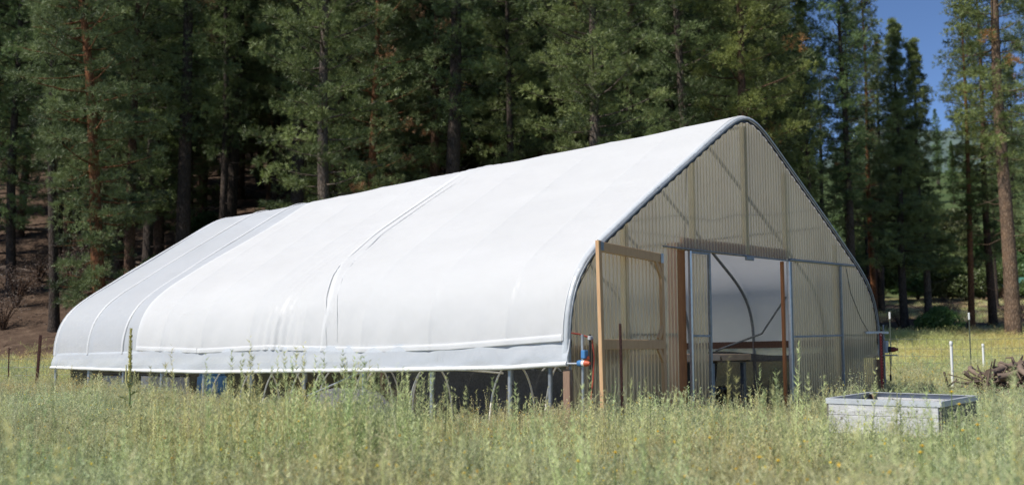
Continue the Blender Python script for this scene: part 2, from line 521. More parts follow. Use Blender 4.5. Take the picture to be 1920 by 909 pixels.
ys = np.concatenate([np.arange(-30, 0, 3), np.arange(0, 70, 1.0), np.arange(70, 160, 3), np.arange(160, 320, 12), np.array([340, 420, 600, 1000, 1600, 2600])])
xs = np.concatenate([[-2600, -1500, -800, -400], np.arange(-240, -60, 12), np.arange(-60, 60, 1.25), np.arange(60, 260, 12), [400, 800, 1500, 2600]])
XX, YY = np.meshgrid(xs, ys, indexing='ij')
ZZ = terr(XX, YY)
g = MB()
g.grid([[(XX[i, j], YY[i, j], ZZ[i, j]) for j in range(len(ys))] for i in range(len(xs))])
go = g.build("ground", M['ground'])
tag(go, kind="structure")
za = go.data.attributes.new("zone", 'FLOAT', 'POINT')
zone = sstep(YY, meadow_edge(XX) - 2, meadow_edge(XX) + 2) + sstep(YY, 120, 150) * (1 - left_w(XX, YY))
za.data.foreach_set("value", zone.ravel())

# far ridge of hills beyond the valley
hb = MB()
P = []
for i in range(60):
    x = -500 + i * 28
    row = []
    for j, (yy, k) in enumerate(((520, 0), (640, .45), (760, .8), (880, 1), (1000, .9), (1200, .5))):
        h = 120 + 45 * math.sin(i * .19 + 1.1) + 14 * math.sin(i * .71)
        row.append((x, yy + 20 * math.sin(i * .5), 30 + h * k + 5 * math.sin(i * 1.7 + j)))
    P.append(row)
hb.grid(P)
tag(hb.build("hills", pmat("wooded_hills", (.11, .15, .13), (.055, .085, .075), .95, 0, .05, None, .3, .4)), kind="structure")

# ------------------------------------------------------------------ pine trees
nrs = np.random.RandomState(11)

def tri_mesh(name, V, F, tint, mat):
    me = bpy.data.meshes.new(name)
    nv, nf = len(V), len(F)
    me.vertices.add(nv); me.vertices.foreach_set("co", np.asarray(V, np.float32).ravel())
    me.loops.add(nf * 3); me.loops.foreach_set("vertex_index", np.asarray(F, np.int32).ravel())
    me.polygons.add(nf)
    me.polygons.foreach_set("loop_start", np.arange(0, nf * 3, 3, dtype=np.int32))
    a = me.attributes.new("tint", 'FLOAT', 'POINT')
    a.data.foreach_set("value", np.asarray(tint, np.float32))
    me.materials.append(mat)
    me.update(calc_edges=True)
    return me

def needles(centers, dirs, tints, k, L, wd, rs, spread=.9):
    """k flat needle bundles fanning from each tuft"""
    n = len(centers)
    C = np.repeat(centers, k, 0); D = np.repeat(dirs, k, 0); Tn = np.repeat(tints, k)
    d = D + spread * rs.normal(size=C.shape) * .62
    d /= np.linalg.norm(d, axis=1)[:, None] + 1e-9
    r = rs.normal(size=C.shape)
    s = np.cross(d, r); s /= np.linalg.norm(s, axis=1)[:, None] + 1e-9
    ln = L * rs.uniform(.7, 1.2, (len(C), 1))
    base = C + d * ln * .05
    V = np.empty((len(C), 3, 3))
    V[:, 0] = base + s * wd * .5 + d * ln * .45
    V[:, 1] = base - s * wd * .5
    V[:, 2] = C + d * ln
    F = np.arange(len(C) * 3).reshape(-1, 3)
    return V.reshape(-1, 3), F, np.repeat(Tn, 3)

def make_pine(name, H, z0, Rmax, nb, dens, profile, seed, r0=.36, dead=0.0, droop=0.0, k=14, L=.23, wd=.021, csize=.50, bend=0.25, rise=48):
    rs = np.random.RandomState(seed)
    tb = MB()
    nz = 13
    bx, by = rs.uniform(-bend, bend, 2)
    def axis(z):
        t = z / H
        return np.array([bx * math.sin(t * 3.1) + .1 * math.sin(t * 9 + seed), by * math.sin(t * 2.6), z])
    zs = [-.6, .05, .4] + [H * (i / nz) ** 1.05 for i in range(1, nz + 1)]
    rr = [r0 * (1.35 if z < .1 else 1.12 if z < .5 else max(.03, 1 - (z / H) ** 1.15)) for z in zs]
    tb.tube([axis(z) for z in zs], rr, 10)
    cen = []; dr = []; tn = []
    # bare dead limbs below the crown
    for i in range(int(12 + z0 * 2.2)):
        z = rs.uniform(min(1.6, z0 * .4), z0 + 3.5)
        a = rs.uniform(0, 2 * math.pi); l = rs.uniform(.4, 1.8)
        p = axis(z); e = np.array([math.cos(a), math.sin(a), rs.uniform(-.35, .25)])
        m = p + e * l * .55 + np.array([0, 0, -.1 * l])
        tb.tube([p, m, p + e * l + rs.normal(size=3) * .12], [.028, .018, .006], 3, cap=False)
    for i in range(nb):
        u = (i + rs.uniform(0, 1)) / nb
        z = z0 + (H - z0) * u ** .92
        a = i * 2.39996 + rs.uniform(-.5, .5)
        l = Rmax * profile(u) * rs.uniform(.5, 1.18)
        if l < .2: l = .2
        el = R(-14 - droop + rise * u + rs.uniform(-10, 10))
        p0 = axis(z)
        hd = np.array([math.cos(a), math.sin(a), 0])
        def bp(t):
            lift = math.sin(el) * t * l + .22 * l * t * t
            return p0 + hd * (math.cos(el) * l * t) + np.array([0, 0, lift])
        tb.tube([bp(0), bp(.35), bp(.7), bp(.97)], [.015 + .011 * l, .012 + .008 * l, .008 + .004 * l, .005], 3, cap=False)
        btint = np.clip(rs.normal(.42, .16), 0, .8)
        isdead = rs.uniform() < dead
        nc = max(2, int(l * dens * .66 * rs.uniform(.8, 1.3)))
        side = np.array([-hd[1], hd[0], 0])
        for c in range(nc):
            t = .14 + .86 * ((c + rs.uniform(0, 1)) / nc) ** .85
            lat = rs.uniform(-1, 1) * .36 * l * (1.1 - t * .75)
            q = bp(t) + side * lat + np.array([0, 0, abs(lat) * .12 + rs.uniform(-.05, .12)])
            if abs(lat) > .3:
                tb.tube([bp(max(0, t - .12)), q], [.014, .006], 3, cap=False)
            nt_ = rs.randint(20, 29)
            off = rs.normal(size=(nt_, 3))
            off /= np.linalg.norm(off, axis=1)[:, None]
            off *= csize * rs.uniform(.1, 1.0, (nt_, 1)) ** .8 * np.array([1.0, 1.0, .62]) * rs.uniform(.7, 1.25) * min(1, .35 + .75 * l)
            cc = q + off
            dd = off * 1.6 + (hd * .3 + side * np.sign(lat) * .2) * .4 + np.array([0, 0, .22])
            dd /= np.linalg.norm(dd, axis=1)[:, None]
            tt = np.clip(btint + rs.normal(0, .14) + rs.normal(0, .06, nt_), 0, .82)
            if isdead and rs.uniform() < .75: tt[:] = 1.0
            elif dead > 0 and rs.uniform() < .03: tt[:] = 1.0
            cen.append(cc); dr.append(dd); tn.append(tt)
    cen = np.concatenate(cen); dr = np.concatenate(dr); tn = np.concatenate(tn)
    V, F, tt = needles(cen, dr, tn, k, L, wd, rs)
    return (tb.mesh(name + "_trunk", M['bark']), tri_mesh(name + "_crown", V, F, tt, M['needle']), H)

def prof_broad(u): return (.62 + .38 * min(1, u / .25)) * (1 - max(0, (u - .35) / .65) ** 1.5 * .93)
def prof_cone(u): return max(.05, (1 - u) ** .85) * (.8 + .2 * min(1, u / .1)) * (1 + .22 * math.sin(u * 37))
def prof_col(u): return (.55 + .45 * math.sin(min(1, u / .45) * 1.57)) * (1 - max(0, (u - .45) / .55) ** 1.7 * .92)

VAR = {
 'broad':  make_pine("broad_pine", 25, 1.8, 3.1, 140, 2.5, prof_broad, 1, .33),
 'broad2': make_pine("wide_pine", 24, 2.6, 3.25, 138, 2.4, prof_broad, 2, .32),
 'cone':   make_pine("conical_pine", 17.8, 3.6, 2.6, 120, 3.4, prof_cone, 3, .24, csize=.40, rise=12),
 'tall':   make_pine("tall_pine", 29, 8.0, 2.6, 95, 2.5, prof_col, 4, .36, dead=.02, bend=.06),
 'mid':    make_pine("mid_pine", 26, 4.0, 2.45, 112, 2.5, prof_col, 5, .26),
 'mid2':   make_pine("mid_pine", 24, 3.0, 2.3, 112, 2.5, prof_broad, 6, .24),
 'slim':   make_pine("slim_pine", 25, 6.5, 1.7, 95, 2.6, prof_col, 8, .21),
 'olive':  make_pine("olive_pine", 26, 3.8, 2.8, 132, 2.6, prof_broad, 9, .28, dead=.03),
 'low':    make_pine("low_branched_pine", 25, 1.2, 2.9, 150, 2.4, prof_broad, 10, .30, droop=8),
}
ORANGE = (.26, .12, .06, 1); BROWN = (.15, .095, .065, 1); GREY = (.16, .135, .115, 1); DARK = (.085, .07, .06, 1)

def pine(var, x, y, s=1.0, rz=0.0, bark=BROWN, tint=(1, 1, 1, 1), label=None, group=None, lean=(0, 0), name="pine_tree", cat="pine tree"):
    tm, cm, H = VAR[var]
    e = empty(name, (x, y, T(x, y) - .05), 0, label, cat, group)
    e.rotation_euler = (lean[0], lean[1], rz)
    e.rotation_mode = 'XYZ'
    e.scale = (s, s, s)
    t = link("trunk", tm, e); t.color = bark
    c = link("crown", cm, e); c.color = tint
    return e

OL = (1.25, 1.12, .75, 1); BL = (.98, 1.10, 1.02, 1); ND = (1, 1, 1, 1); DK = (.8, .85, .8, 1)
hero = [
 # px, depth, variant, scale, rz, bark, tint, lean, label
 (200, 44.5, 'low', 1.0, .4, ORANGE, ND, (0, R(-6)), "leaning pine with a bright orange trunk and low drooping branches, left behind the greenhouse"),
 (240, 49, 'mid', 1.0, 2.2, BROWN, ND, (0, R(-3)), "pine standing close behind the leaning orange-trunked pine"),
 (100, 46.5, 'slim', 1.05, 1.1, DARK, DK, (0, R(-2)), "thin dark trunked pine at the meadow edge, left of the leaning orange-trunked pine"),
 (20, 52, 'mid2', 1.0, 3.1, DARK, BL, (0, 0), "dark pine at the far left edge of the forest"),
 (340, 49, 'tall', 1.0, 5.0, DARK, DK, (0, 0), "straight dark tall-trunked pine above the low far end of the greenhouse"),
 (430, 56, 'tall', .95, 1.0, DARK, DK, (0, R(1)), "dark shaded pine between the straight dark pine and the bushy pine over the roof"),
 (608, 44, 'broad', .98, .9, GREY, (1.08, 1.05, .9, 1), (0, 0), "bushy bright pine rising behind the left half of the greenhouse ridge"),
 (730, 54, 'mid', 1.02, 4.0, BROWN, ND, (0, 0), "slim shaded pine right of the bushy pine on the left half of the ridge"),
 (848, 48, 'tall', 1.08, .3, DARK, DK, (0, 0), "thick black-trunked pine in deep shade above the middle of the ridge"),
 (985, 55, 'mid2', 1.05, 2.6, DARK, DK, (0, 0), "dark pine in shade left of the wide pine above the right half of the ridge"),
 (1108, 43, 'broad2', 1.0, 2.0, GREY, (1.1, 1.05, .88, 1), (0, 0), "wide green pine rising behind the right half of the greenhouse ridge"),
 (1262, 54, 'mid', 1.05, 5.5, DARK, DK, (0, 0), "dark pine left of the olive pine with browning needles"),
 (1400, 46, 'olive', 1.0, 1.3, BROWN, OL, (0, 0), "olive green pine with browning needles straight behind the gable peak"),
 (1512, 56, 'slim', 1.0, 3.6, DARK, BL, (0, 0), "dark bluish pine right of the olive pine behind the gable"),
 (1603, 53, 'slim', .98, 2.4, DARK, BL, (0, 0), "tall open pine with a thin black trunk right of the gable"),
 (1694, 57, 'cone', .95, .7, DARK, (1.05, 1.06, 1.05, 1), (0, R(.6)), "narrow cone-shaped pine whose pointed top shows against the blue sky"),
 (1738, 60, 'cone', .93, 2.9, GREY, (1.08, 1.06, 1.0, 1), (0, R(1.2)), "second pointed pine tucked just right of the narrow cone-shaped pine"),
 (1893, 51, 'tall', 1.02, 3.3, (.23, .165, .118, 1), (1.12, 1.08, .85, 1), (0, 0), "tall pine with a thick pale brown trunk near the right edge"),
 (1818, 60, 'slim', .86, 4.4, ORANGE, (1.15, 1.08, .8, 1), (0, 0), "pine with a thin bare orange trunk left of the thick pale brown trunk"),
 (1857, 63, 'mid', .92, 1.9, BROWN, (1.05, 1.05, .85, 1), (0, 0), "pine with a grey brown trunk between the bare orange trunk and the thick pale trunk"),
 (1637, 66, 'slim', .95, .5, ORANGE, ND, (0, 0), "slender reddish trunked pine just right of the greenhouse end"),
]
used = []
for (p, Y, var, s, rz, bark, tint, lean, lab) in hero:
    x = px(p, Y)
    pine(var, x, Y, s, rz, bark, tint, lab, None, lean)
    used.append((x, Y))

# the forest behind, tree by tree
cnt = 0; tries = 0
kinds = ['mid', 'mid2', 'slim', 'broad', 'broad2', 'tall', 'mid', 'slim', 'olive']
while cnt < 235 and tries < 9000:
    tries += 1
    Y = 50 + 62 * rng.random() ** 1.1
    u = rng.uniform(-.56, .56)
    x = u * Y
    pp = 960 + u * 2010
    if pp > 1495 and (rng.random() < (.62 if pp < 1720 else .80)): continue
    if 1700 < pp < 1860: continue
    if any((x - a) ** 2 + (Y - b) ** 2 < 2.3 ** 2 for a, b in used): continue
    used.append((x, Y)); cnt += 1
    var = rng.choice(kinds)
    if pp > 1480: var = rng.choice(['tall', 'tall', 'slim'])
    s = rng.uniform(.86, 1.12)
    if pp > 1500: s *= rng.uniform(.62, .80)
    lab, grp = (("dark pine deep in the shaded forest on the left slope", "pines deep in the left forest") if pp < 640 else
                ("dark pine deep in the shaded forest beyond the middle of the greenhouse", "pines deep in the middle forest") if pp < 1450 else
                ("distant pine in the open woodland beyond the meadow on the right", "pines in the right woodland"))
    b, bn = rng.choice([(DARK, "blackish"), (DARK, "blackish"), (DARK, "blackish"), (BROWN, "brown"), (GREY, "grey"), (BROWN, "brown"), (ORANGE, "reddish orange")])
    side = ("far left" if pp < 130 else "left" if pp < 480 else "left centre" if pp < 800 else "centre" if pp < 1130 else "right centre" if pp < 1495 else "right")
    lab = "%s trunked pine %s" % (bn, "in open woodland beyond the right meadow" if side == "right" else
          "deep in the shaded forest, %s behind the front trees" % side)
    grp = "%s trunked background pines, %s" % (bn, side)
    k = rng.uniform(.8, 1.1)
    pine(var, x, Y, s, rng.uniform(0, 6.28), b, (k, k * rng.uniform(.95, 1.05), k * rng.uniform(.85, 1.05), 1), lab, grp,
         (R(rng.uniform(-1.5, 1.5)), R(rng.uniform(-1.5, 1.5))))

# shrubs -------------------------------------------------------------------
def make_shrub(name, rad, h, n, seed, leaf=.09, mat='bush', stems=9):
    rs = np.random.RandomState(seed)
    sb = MB()
    lob = []
    for i in range(stems):
        a = rs.uniform(0, 6.28); r = rad * rs.uniform(.2, .85); z = h * rs.uniform(.45, .95)
        q = np.array([math.cos(a) * r, math.sin(a) * r, z])
        sb.tube([(0, 0, -.1), q * np.array([.45, .45, .55]), q], [.035, .022, .008], 4, cap=False)
        lob.append((q, rs.uniform(.35, .6) * rad))
    C = []; tn = []
    for i in range(n):
        q, r = lob[rs.randint(len(lob))]
        d = rs.normal(size=3); d /= np.linalg.norm(d)
        p = q + d * r * rs.uniform(.5, 1) ** .5 * np.array([1, 1, .75])
        if p[2] < .05: continue
        C.append(p); tn.append(np.clip(.4 + .3 * rs.normal() * .5 + .1 * d[2], 0, .8))
    C = np.array(C); tn = np.array(tn)
    D = rs.normal(size=C.shape) + np.array([0, 0, .3])
    D /= np.linalg.norm(D, axis=1)[:, None]
    V, F, t = needles(C, D, tn, 2, leaf * 1.6, leaf, rs, .8)
    return sb.mesh(name + "_stems", M['bark']), tri_mesh(name + "_leaves", V, F, t, M[mat])

SH = [make_shrub("green_shrub", 2.6, 3.6, 5200, 31, .17), make_shrub("round_shrub", 2.0, 2.4, 3800, 32, .15)]
DB = make_shrub("dead_bush", 1.0, 1.2, 1600, 33, .03, 'deadbush', 16)

def shrub(meshes, x, y, s, rz, tint, label, group, name="shrub", cat="shrub", bark=BROWN):
    e = empty(name, (x, y, T(x, y)), rz, label, cat, group)
    e.scale = (s, s, s)
    a = link("stems", meshes[0], e); a.color = bark
    b = link("foliage", meshes[1], e); b.color = tint
    return e

for i in range(60):
    Y = rng.uniform(112, 185); u = rng.uniform(.30, .62)
    shrub(SH[i % 2], u * Y, Y, rng.uniform(.8, 1.7), rng.uniform(0, 6), (rng.uniform(.85, 1.35), rng.uniform(.95, 1.25), rng.uniform(.7, 1), 1),
          "leafy green bush on the far sunlit slope at the right", "green bushes on the far slope")
for i in range(16):
    p = rng.uniform(300, 520); Y = rng.uniform(46, 62)
    shrub(SH[1], px(p, Y), Y, rng.uniform(.5, .95), rng.uniform(0, 6), (.6, .75, .55, 1),
          "dark leafy undergrowth bush in the forest behind the low far end of the greenhouse", "undergrowth bushes in the left forest")
for (p, Y, s) in ((1765, 64, 1.3), (1685, 62, .9), (1900, 60, 1.3), (1735, 68, .8)):
    shrub(DB, px(p, Y), Y, s, rng.uniform(0, 6), (1, 1, 1, 1), "bare reddish brown bush under the pines at the right", "bare bushes at the right", "dead_bush", "bush")
for (p, Y, s) in ((30, 50, 1.5), (70, 54, 1.3), (140, 52, 1.7), (215, 49, 1.2), (8, 47, 1.2), (170, 56, 1.4)):
    shrub(DB, px(p, Y), Y, s, rng.uniform(0, 6), (.8, .75, .7, 1), "bare brown bush on the shaded forest floor at the left", "bare bushes at the left", "dead_bush", "bush")
shrub(SH[1], px(1752, 56), 56, .55, 1, (1.0, 1.25, .9, 1), "low pale green bush by the wire fence right of the greenhouse", None)

for i in range(30):
    Y = rng.uniform(190, 280); p = rng.uniform(1560, 2020)
    x = px(p, Y)
    if abs(p - 1897) < 60 and Y < 165: continue
    pine(rng.choice(['mid', 'cone', 'mid2', 'broad']), x, Y, rng.uniform(.38, .72), rng.uniform(0, 6), DARK, (.9, 1.1, .95, 1),
         "small far off pine on the hazy slope beyond the right woodland", "far pines on the slope")
lb = MB()
rl = np.random.RandomState(77)
for i in range(900):
    Y = rl.uniform(42, 85); x = px(rl.uniform(-40, 560), Y)
    z = T(x, Y); d = unit(rl.normal(size=3) * np.array([1, 1, .18])); l = rl.uniform(.15, .9)
    lb.tube([np.array([x, Y, z + .03]) - d * l * .5, np.array([x, Y, z + .05]) + d * l * .5], [rl.uniform(.008, .03), .006], 3)
tag(lb.build("forest_litter", M['log']), kind="stuff")
# fallen logs on the left forest floor
def log_mesh(L, r, seed, kink=.1, stubs=2, branchy=False):
    rs = np.random.RandomState(seed)
    b = MB()
    n = 7
    pts = []
    off = np.zeros(3)
    for i in range(n):
        off = off + rs.normal(size=3) * kink * np.array([.2, 1, 1])
        pts.append(np.array([-L / 2 + L * i / (n - 1), 0, 0]) + off)
    b.tube(pts, [r * (1.15 - .6 * i / (n - 1)) * rs.uniform(.85, 1.15) for i in range(n)], 8)
    for s in range(stubs):
        k = rs.randint(1, n - 1)
        d = rs.normal(size=3); d[2] = abs(d[2]) * .8; d = unit(d)
        l = L * rs.uniform(.12, .3)
        b.tube([pts[k], pts[k] + d * l * .5 + rs.normal(size=3) * .03, pts[k] + d * l + rs.normal(size=3) * .08], [r * .5, r * .38, r * .14], 6)
    return b.mesh("log", M['log'])

fl = [log_mesh(4.5, .16, 60, .05), log_mesh(3.2, .11, 61, .05)]
for i, (p, Y, a) in enumerate(((40, 55, .2), (130, 58, -.3), (60, 64, .1), (240, 57, .3), (20, 70, -.2), (150, 66, .15))):
    x = px(p, Y)
    o = link("fallen_log", fl[i % 2]); o.location = (x, Y, T(x, Y) + .12); o.rotation_euler = (0, R(rng.uniform(-4, 4)), a)
    tag(o, "fallen log lying on the brown forest floor at the left", "log", "fallen logs in the left forest")

# ------------------------------------------------------------------ greenhouse (local frame: x across the gable, y along the ridge)
YAW = 0.8092
AX, AY = 0.7298, 14.2043
W = 9.24; LEN = 15.72
gh = empty("greenhouse", (AX, AY, 0), YAW, "long white plastic covered greenhouse with a pointed arch gable of corrugated panels", "greenhouse")
HP = [(0, .93), (0, 1.27), (0, 1.72), (.06, 2.02), (.17, 2.31), (.40, 2.61), (.76, 2.90), (1.21, 3.19), (1.72, 3.53), (2.62, 4.1), (3.27, 4.51), (3.78, 4.83), (4.15, 5.05), (4.40, 5.155), (4.62, 5.19)]
FP = HP + [(W - s, z) for s, z in reversed(HP[:-1])]
FP = np.array(FP, float)
dl = np.concatenate([[0], np.cumsum(np.linalg.norm(np.diff(FP, axis=0), axis=1))])
TOT = dl[-1]
uu = np.linspace(0, TOT, 241)
PS = np.interp(uu, dl, FP[:, 0]); PZ = np.interp(uu, dl, FP[:, 1])
ker = np.hanning(13); ker /= ker.sum()
def smooth(a):
    p = np.pad(a, 6, mode='reflect', reflect_type='odd')
    return np.convolve(p, ker, 'valid')
PS = smooth(PS); PZ = smooth(PZ)
TS = np.gradient(PS, uu); TZ = np.gradient(PZ, uu)
NRM = np.stack([-TZ, TS], 1); NRM /= np.linalg.norm(NRM, axis=1)[:, None]

def drop(z, t): return -t * (.016 + .0065 * (np.asarray(z) - 1.2) / 4)
def arch(u, t, off=0.0):
    """point on the arch surface: u arc length from the near-left foot"""
    s = np.interp(u, uu, PS); z = np.interp(u, uu, PZ)
    nx = np.interp(u, uu, NRM[:, 0]); nz = np.interp(u, uu, NRM[:, 1])
    return (s + nx * off, t, z + nz * off + drop(z, t))
def u_at_z(z): return float(np.interp(z, PZ[:121], uu[:121]))
def z_at_s(s):
    if s <= 4.62: return float(np.interp(s, PS[:121], PZ[:121]))
    return float(np.interp(W - s, PS[:121], PZ[:121]))
HOOPS = [1.1 + 1.615 * k for k in range(9)]
ALLH = np.array([0.0] + HOOPS + [LEN])

def sag(t, u=None):
    i = np.clip(np.searchsorted(ALLH, t) - 1, 0, len(ALLH) - 2)
    a, b = ALLH[i], ALLH[i + 1]
    k = (t - a) / (b - a)
    bump = .009 * math.exp(-(min(abs(t - a), abs(b - t)) / .045) ** 2)
    fr_ = 1.0 if u is None else .3 + .7 * min(1, abs(u - TOT / 2) / 1.6)
    return fr_ * (-.026 * (4 * k * (1 - k)) * (b - a) / 1.6 + bump)
def t_samples(t0, t1, n):
    base = [t0 + (t1 - t0) * i / n for i in range(n + 1)]
    ex = [h + d for h in ALLH for d in (-.08, -.05, -.025, 0, .025, .05, .08) if t0 + .01 < h + d < t1 - .01]
    return sorted(set(round(x, 4) for x in base + ex))

wr = np.random.RandomState(5)
WAVES = [(wr.uniform(.6, 2.4), wr.uniform(.5, 2.2), wr.uniform(0, 6.28), wr.uniform(.3, 1)) for _ in range(9)]
def wrinkle(u, t):
    v = 0
    for a, b, c, d in WAVES: v += d * math.sin(a * u + b * t * (1 if d > .6 else -1) + c)
    return .0045 * v

def gather(u, t, t0, amp=.03):
    """pulled folds near the overlap seam and the lower hem"""
    g_ = 0
    k = abs(t - t0)
    if k < 1.2: g_ += amp * (1 - k / 1.2) ** 2 * math.sin(t * 26 + u * .8) * (.5 + .5 * math.cos(u * .7))
    lo = max(0, 1 - (u - .5) / 1.4)
    if lo > 0: g_ += .008 * lo * math.sin(t * 9 + u * 2.2 + 2 * math.sin(t * 1.3))
    return g_

# hoops and frame
def arch_pts(t, off, z0=0.0, n=60):
    us = np.linspace(0, TOT, n)
    pts = [arch(u, t, off) for u in us]
    return pts
for t in HOOPS:
    MB().tube(arch_pts(t, -.075), .03, 8).build("hoop", M['galv_old'], gh)
MB().tube(arch_pts(LEN, -.05), .03, 8).build("hoop", M['galv_old'], gh)
MB().tube(arch_pts(-.024, -.016, n=110), .017, 10).build("end_arch", M['galv_old'], gh)
for t in [0.35] + HOOPS + [LEN]:
    for s in (.045, W - .045):
        ztop = 1.35
        MB().tube([(s, t, -.4), (s, t, ztop + float(drop(1.2, t)))], .033, 10).build("post", M['galv'] if t > .5 else M['galv_old'], gh)
for s in (.02, W - .02):
    o = MB().box((s, .02, .42), (.07, .12, 1.44), None, .006).build("corner_post", M['wood_old'], gh)
Pg = []
for i in range(330):
    u = .5 + (TOT - 1.0) * i / 329
    k = .020 * (.5 + .5 * math.sin(i * 1.1))
    Pg.append([arch(u, -.004, -.028), arch(u, -.004, -.062 - k)])
MB().grid(Pg).build("foam_closure", M['black'], gh)
# ridge and side purlins (pipes hung under the hoops)
for u in (TOT / 2, TOT * .27, TOT * .73):
    MB().tube([arch(u, t, -.125) for t in np.linspace(.1, LEN - .1, 12)], .02, 6).build("purlin", M['galv_old'], gh)
# baseboards/hip boards on both sides at curtain height
for s in (.085, W - .085):
    P0 = (s, .1, 1.47); P1 = (s, LEN - .1, 1.47 + float(drop(1.4, LEN)))
    MB().bar(P0, P1, .035, .14).build("hip_board", M['dark_board'], gh)
# braces
MB().tube([(.1, 6.75, .36), (.1, 4.5, 1.02)], .022, 8).build("brace", M['galv'], gh)
MB().tube([(9.0, 3.55, 1.30), (9.0, 2.42, 1.66), (9.0, 1.80, 2.45)], .022, 8).build("brace", M['galv_old'], gh)
MB().tube([(1.6, 1.1, 3.25), (7.6, 1.1, 3.25)], .010, 6).build("tie_rod", M['galv_old'], gh)
MB().tube([(3.0, .12, 4.2), (6.6, 2.7, 2.6)], .009, 6).build("brace", M['galv_old'], gh)

# base film over the whole tunnel
def sheet(t0f, t1f, u0f, u1f, off, nt_, nu, wr_amp=1.0, hem=None, seam_t=None):
    P = []
    ta_, tb2 = t0f(1.0), t1f(1.0)
    AA = [(t - ta_) / (tb2 - ta_) for t in t_samples(ta_, tb2, nt_)]
    AA[0] = 0.0; AA[-1] = 1.0
    for j in range(nu + 1):
        v = j / nu
        row = []
        for a in AA:
            # edges may wander: evaluate t range at this arc position
            uc = TOT * v
            t0 = t0f(uc); t1 = t1f(uc)
            t = t0 + (t1 - t0) * a
            ua = u0f(t); ub = u1f(t)
            u = ua + (ub - ua) * v
            o = off + sag(t, u) + wrinkle(u, t) * wr_amp
            if seam_t is not None: o += gather(u, t, seam_t)
            row.append(arch(u, t, o))
        P.append(row)
    return P
uh = u_at_z(1.50)
P = sheet(lambda u: 11.80 + .12 * math.sin(u * .9) - .06, lambda u: LEN + .03, lambda t: uh, lambda t: TOT - uh, .0, 60, 84)
fo = MB(); fo.grid(P, flip=True)
fo.build("film_cover", M['film'], gh)

for t in (HOOPS[7], HOOPS[8], LEN - .05):  # white ribbons painted in as the bright highlights where film touches the hoops
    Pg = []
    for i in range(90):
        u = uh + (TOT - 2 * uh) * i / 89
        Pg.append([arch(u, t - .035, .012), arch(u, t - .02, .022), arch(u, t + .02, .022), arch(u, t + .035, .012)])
    MB().grid(Pg).build("hoop_highlight", M['white'], gh)
# white covers laid over the film, the nearer one lapping over the farther one
def seam_t(u):                       # local position of the lap, measured along the arch
    z = float(np.interp(u, uu, PZ)); s = float(np.interp(u, uu, PS))
    if s > 4.62: s = W - s
    return float(np.interp(s, [0, .2, .58, 1.03, 1.9, 2.9, 4.3, 4.62], [5.36, 5.66, 6.0, 6.22, 6.4, 6.4, 6.34, 6.36]))
def hem_z(t):
    return float(np.interp(t, [0, .1, 2.3, 4.2, 5.4, 7.0, 9.3, 10.5, 11.9], [1.52, 1.52, 1.405, 1.36, 1.375, 1.40, 1.335, 1.365, 1.39])) - float(drop(1.3, t)) * .95
def hem_u(t): return u_at_z(hem_z(t))
P = sheet(lambda u: .04, lambda u: seam_t(u) + .05, hem_u, lambda t: TOT - hem_u(t), .036, 170, 110, 1.0, None, 5.9)
b = MB(); b.grid(P, flip=True)
# turned-down edge along the lap so that it has thickness
edge = [[P[j][-1], arch(TOT * j / 110 if False else hem_u(5.5) + (TOT - 2 * hem_u(5.5)) * j / 110, seam_t(TOT * j / 110) + .055, .004)] for j in range(len(P))]
b.grid(edge)
b.build("white_cover", M['white'], gh)
P = sheet(lambda u: seam_t(u) - .03, lambda u: 11.85 + .12 * math.sin(u * .9), hem_u, lambda t: TOT - hem_u(t), .016, 190, 120, 1.1, None, 6.7)
b = MB(); b.grid(P, flip=True)
b.build("white_cover", M['white'], gh)
# two folds running up the cover beside the lap
for k, (dt, zmin, zmax) in enumerate(((-.42, 1.6, 4.7), (-.12, 1.55, 5.1))):
    pts = []
    ua, ub = u_at_z(zmin), u_at_z(zmax)
    for i in range(50):
        u = ua + (ub - ua) * i / 49
        t = seam_t(u) + dt * (1.0 if k != 1 else 1) + .03 * math.sin(u * 2)
        pts.append(arch(u, t, .036 + sag(t) + (.004 if dt < 0.1 else -.008)))
    MB().tube(pts, [.003 + .009 * math.sin(math.pi * i / 49) for i in range(50)], 6).build("fold", M['white'], gh)
# hem of the covers: the thick doubled lower edge
for (ta, tb_) in ((.06, 5.42), (5.30, 9.30), (9.36, 11.85)):
    Pg = []
    for i in range(140):
        t = ta + (tb_ - ta) * i / 139
        u = hem_u(t); lift = .0 + .005 * math.sin(t * 5) + (.01 if ta > 9 else 0)
        so, st_ = (.036, 5.9) if ta < 1 else (.016, 6.7)
        def ho(u_, e): return arch(u_, t, so + sag(t, u_) + wrinkle(u_, t) * 1.1 + gather(u_, t, st_) + e)
        Pg.append([ho(u + .082, -.004), ho(u + .078, .006), ho(u + .04, .007), ho(u + .002, .007), ho(u - .010, .007), ho(u - .012, -.016)])
    MB().grid(Pg).build("hem", M['white'], gh)

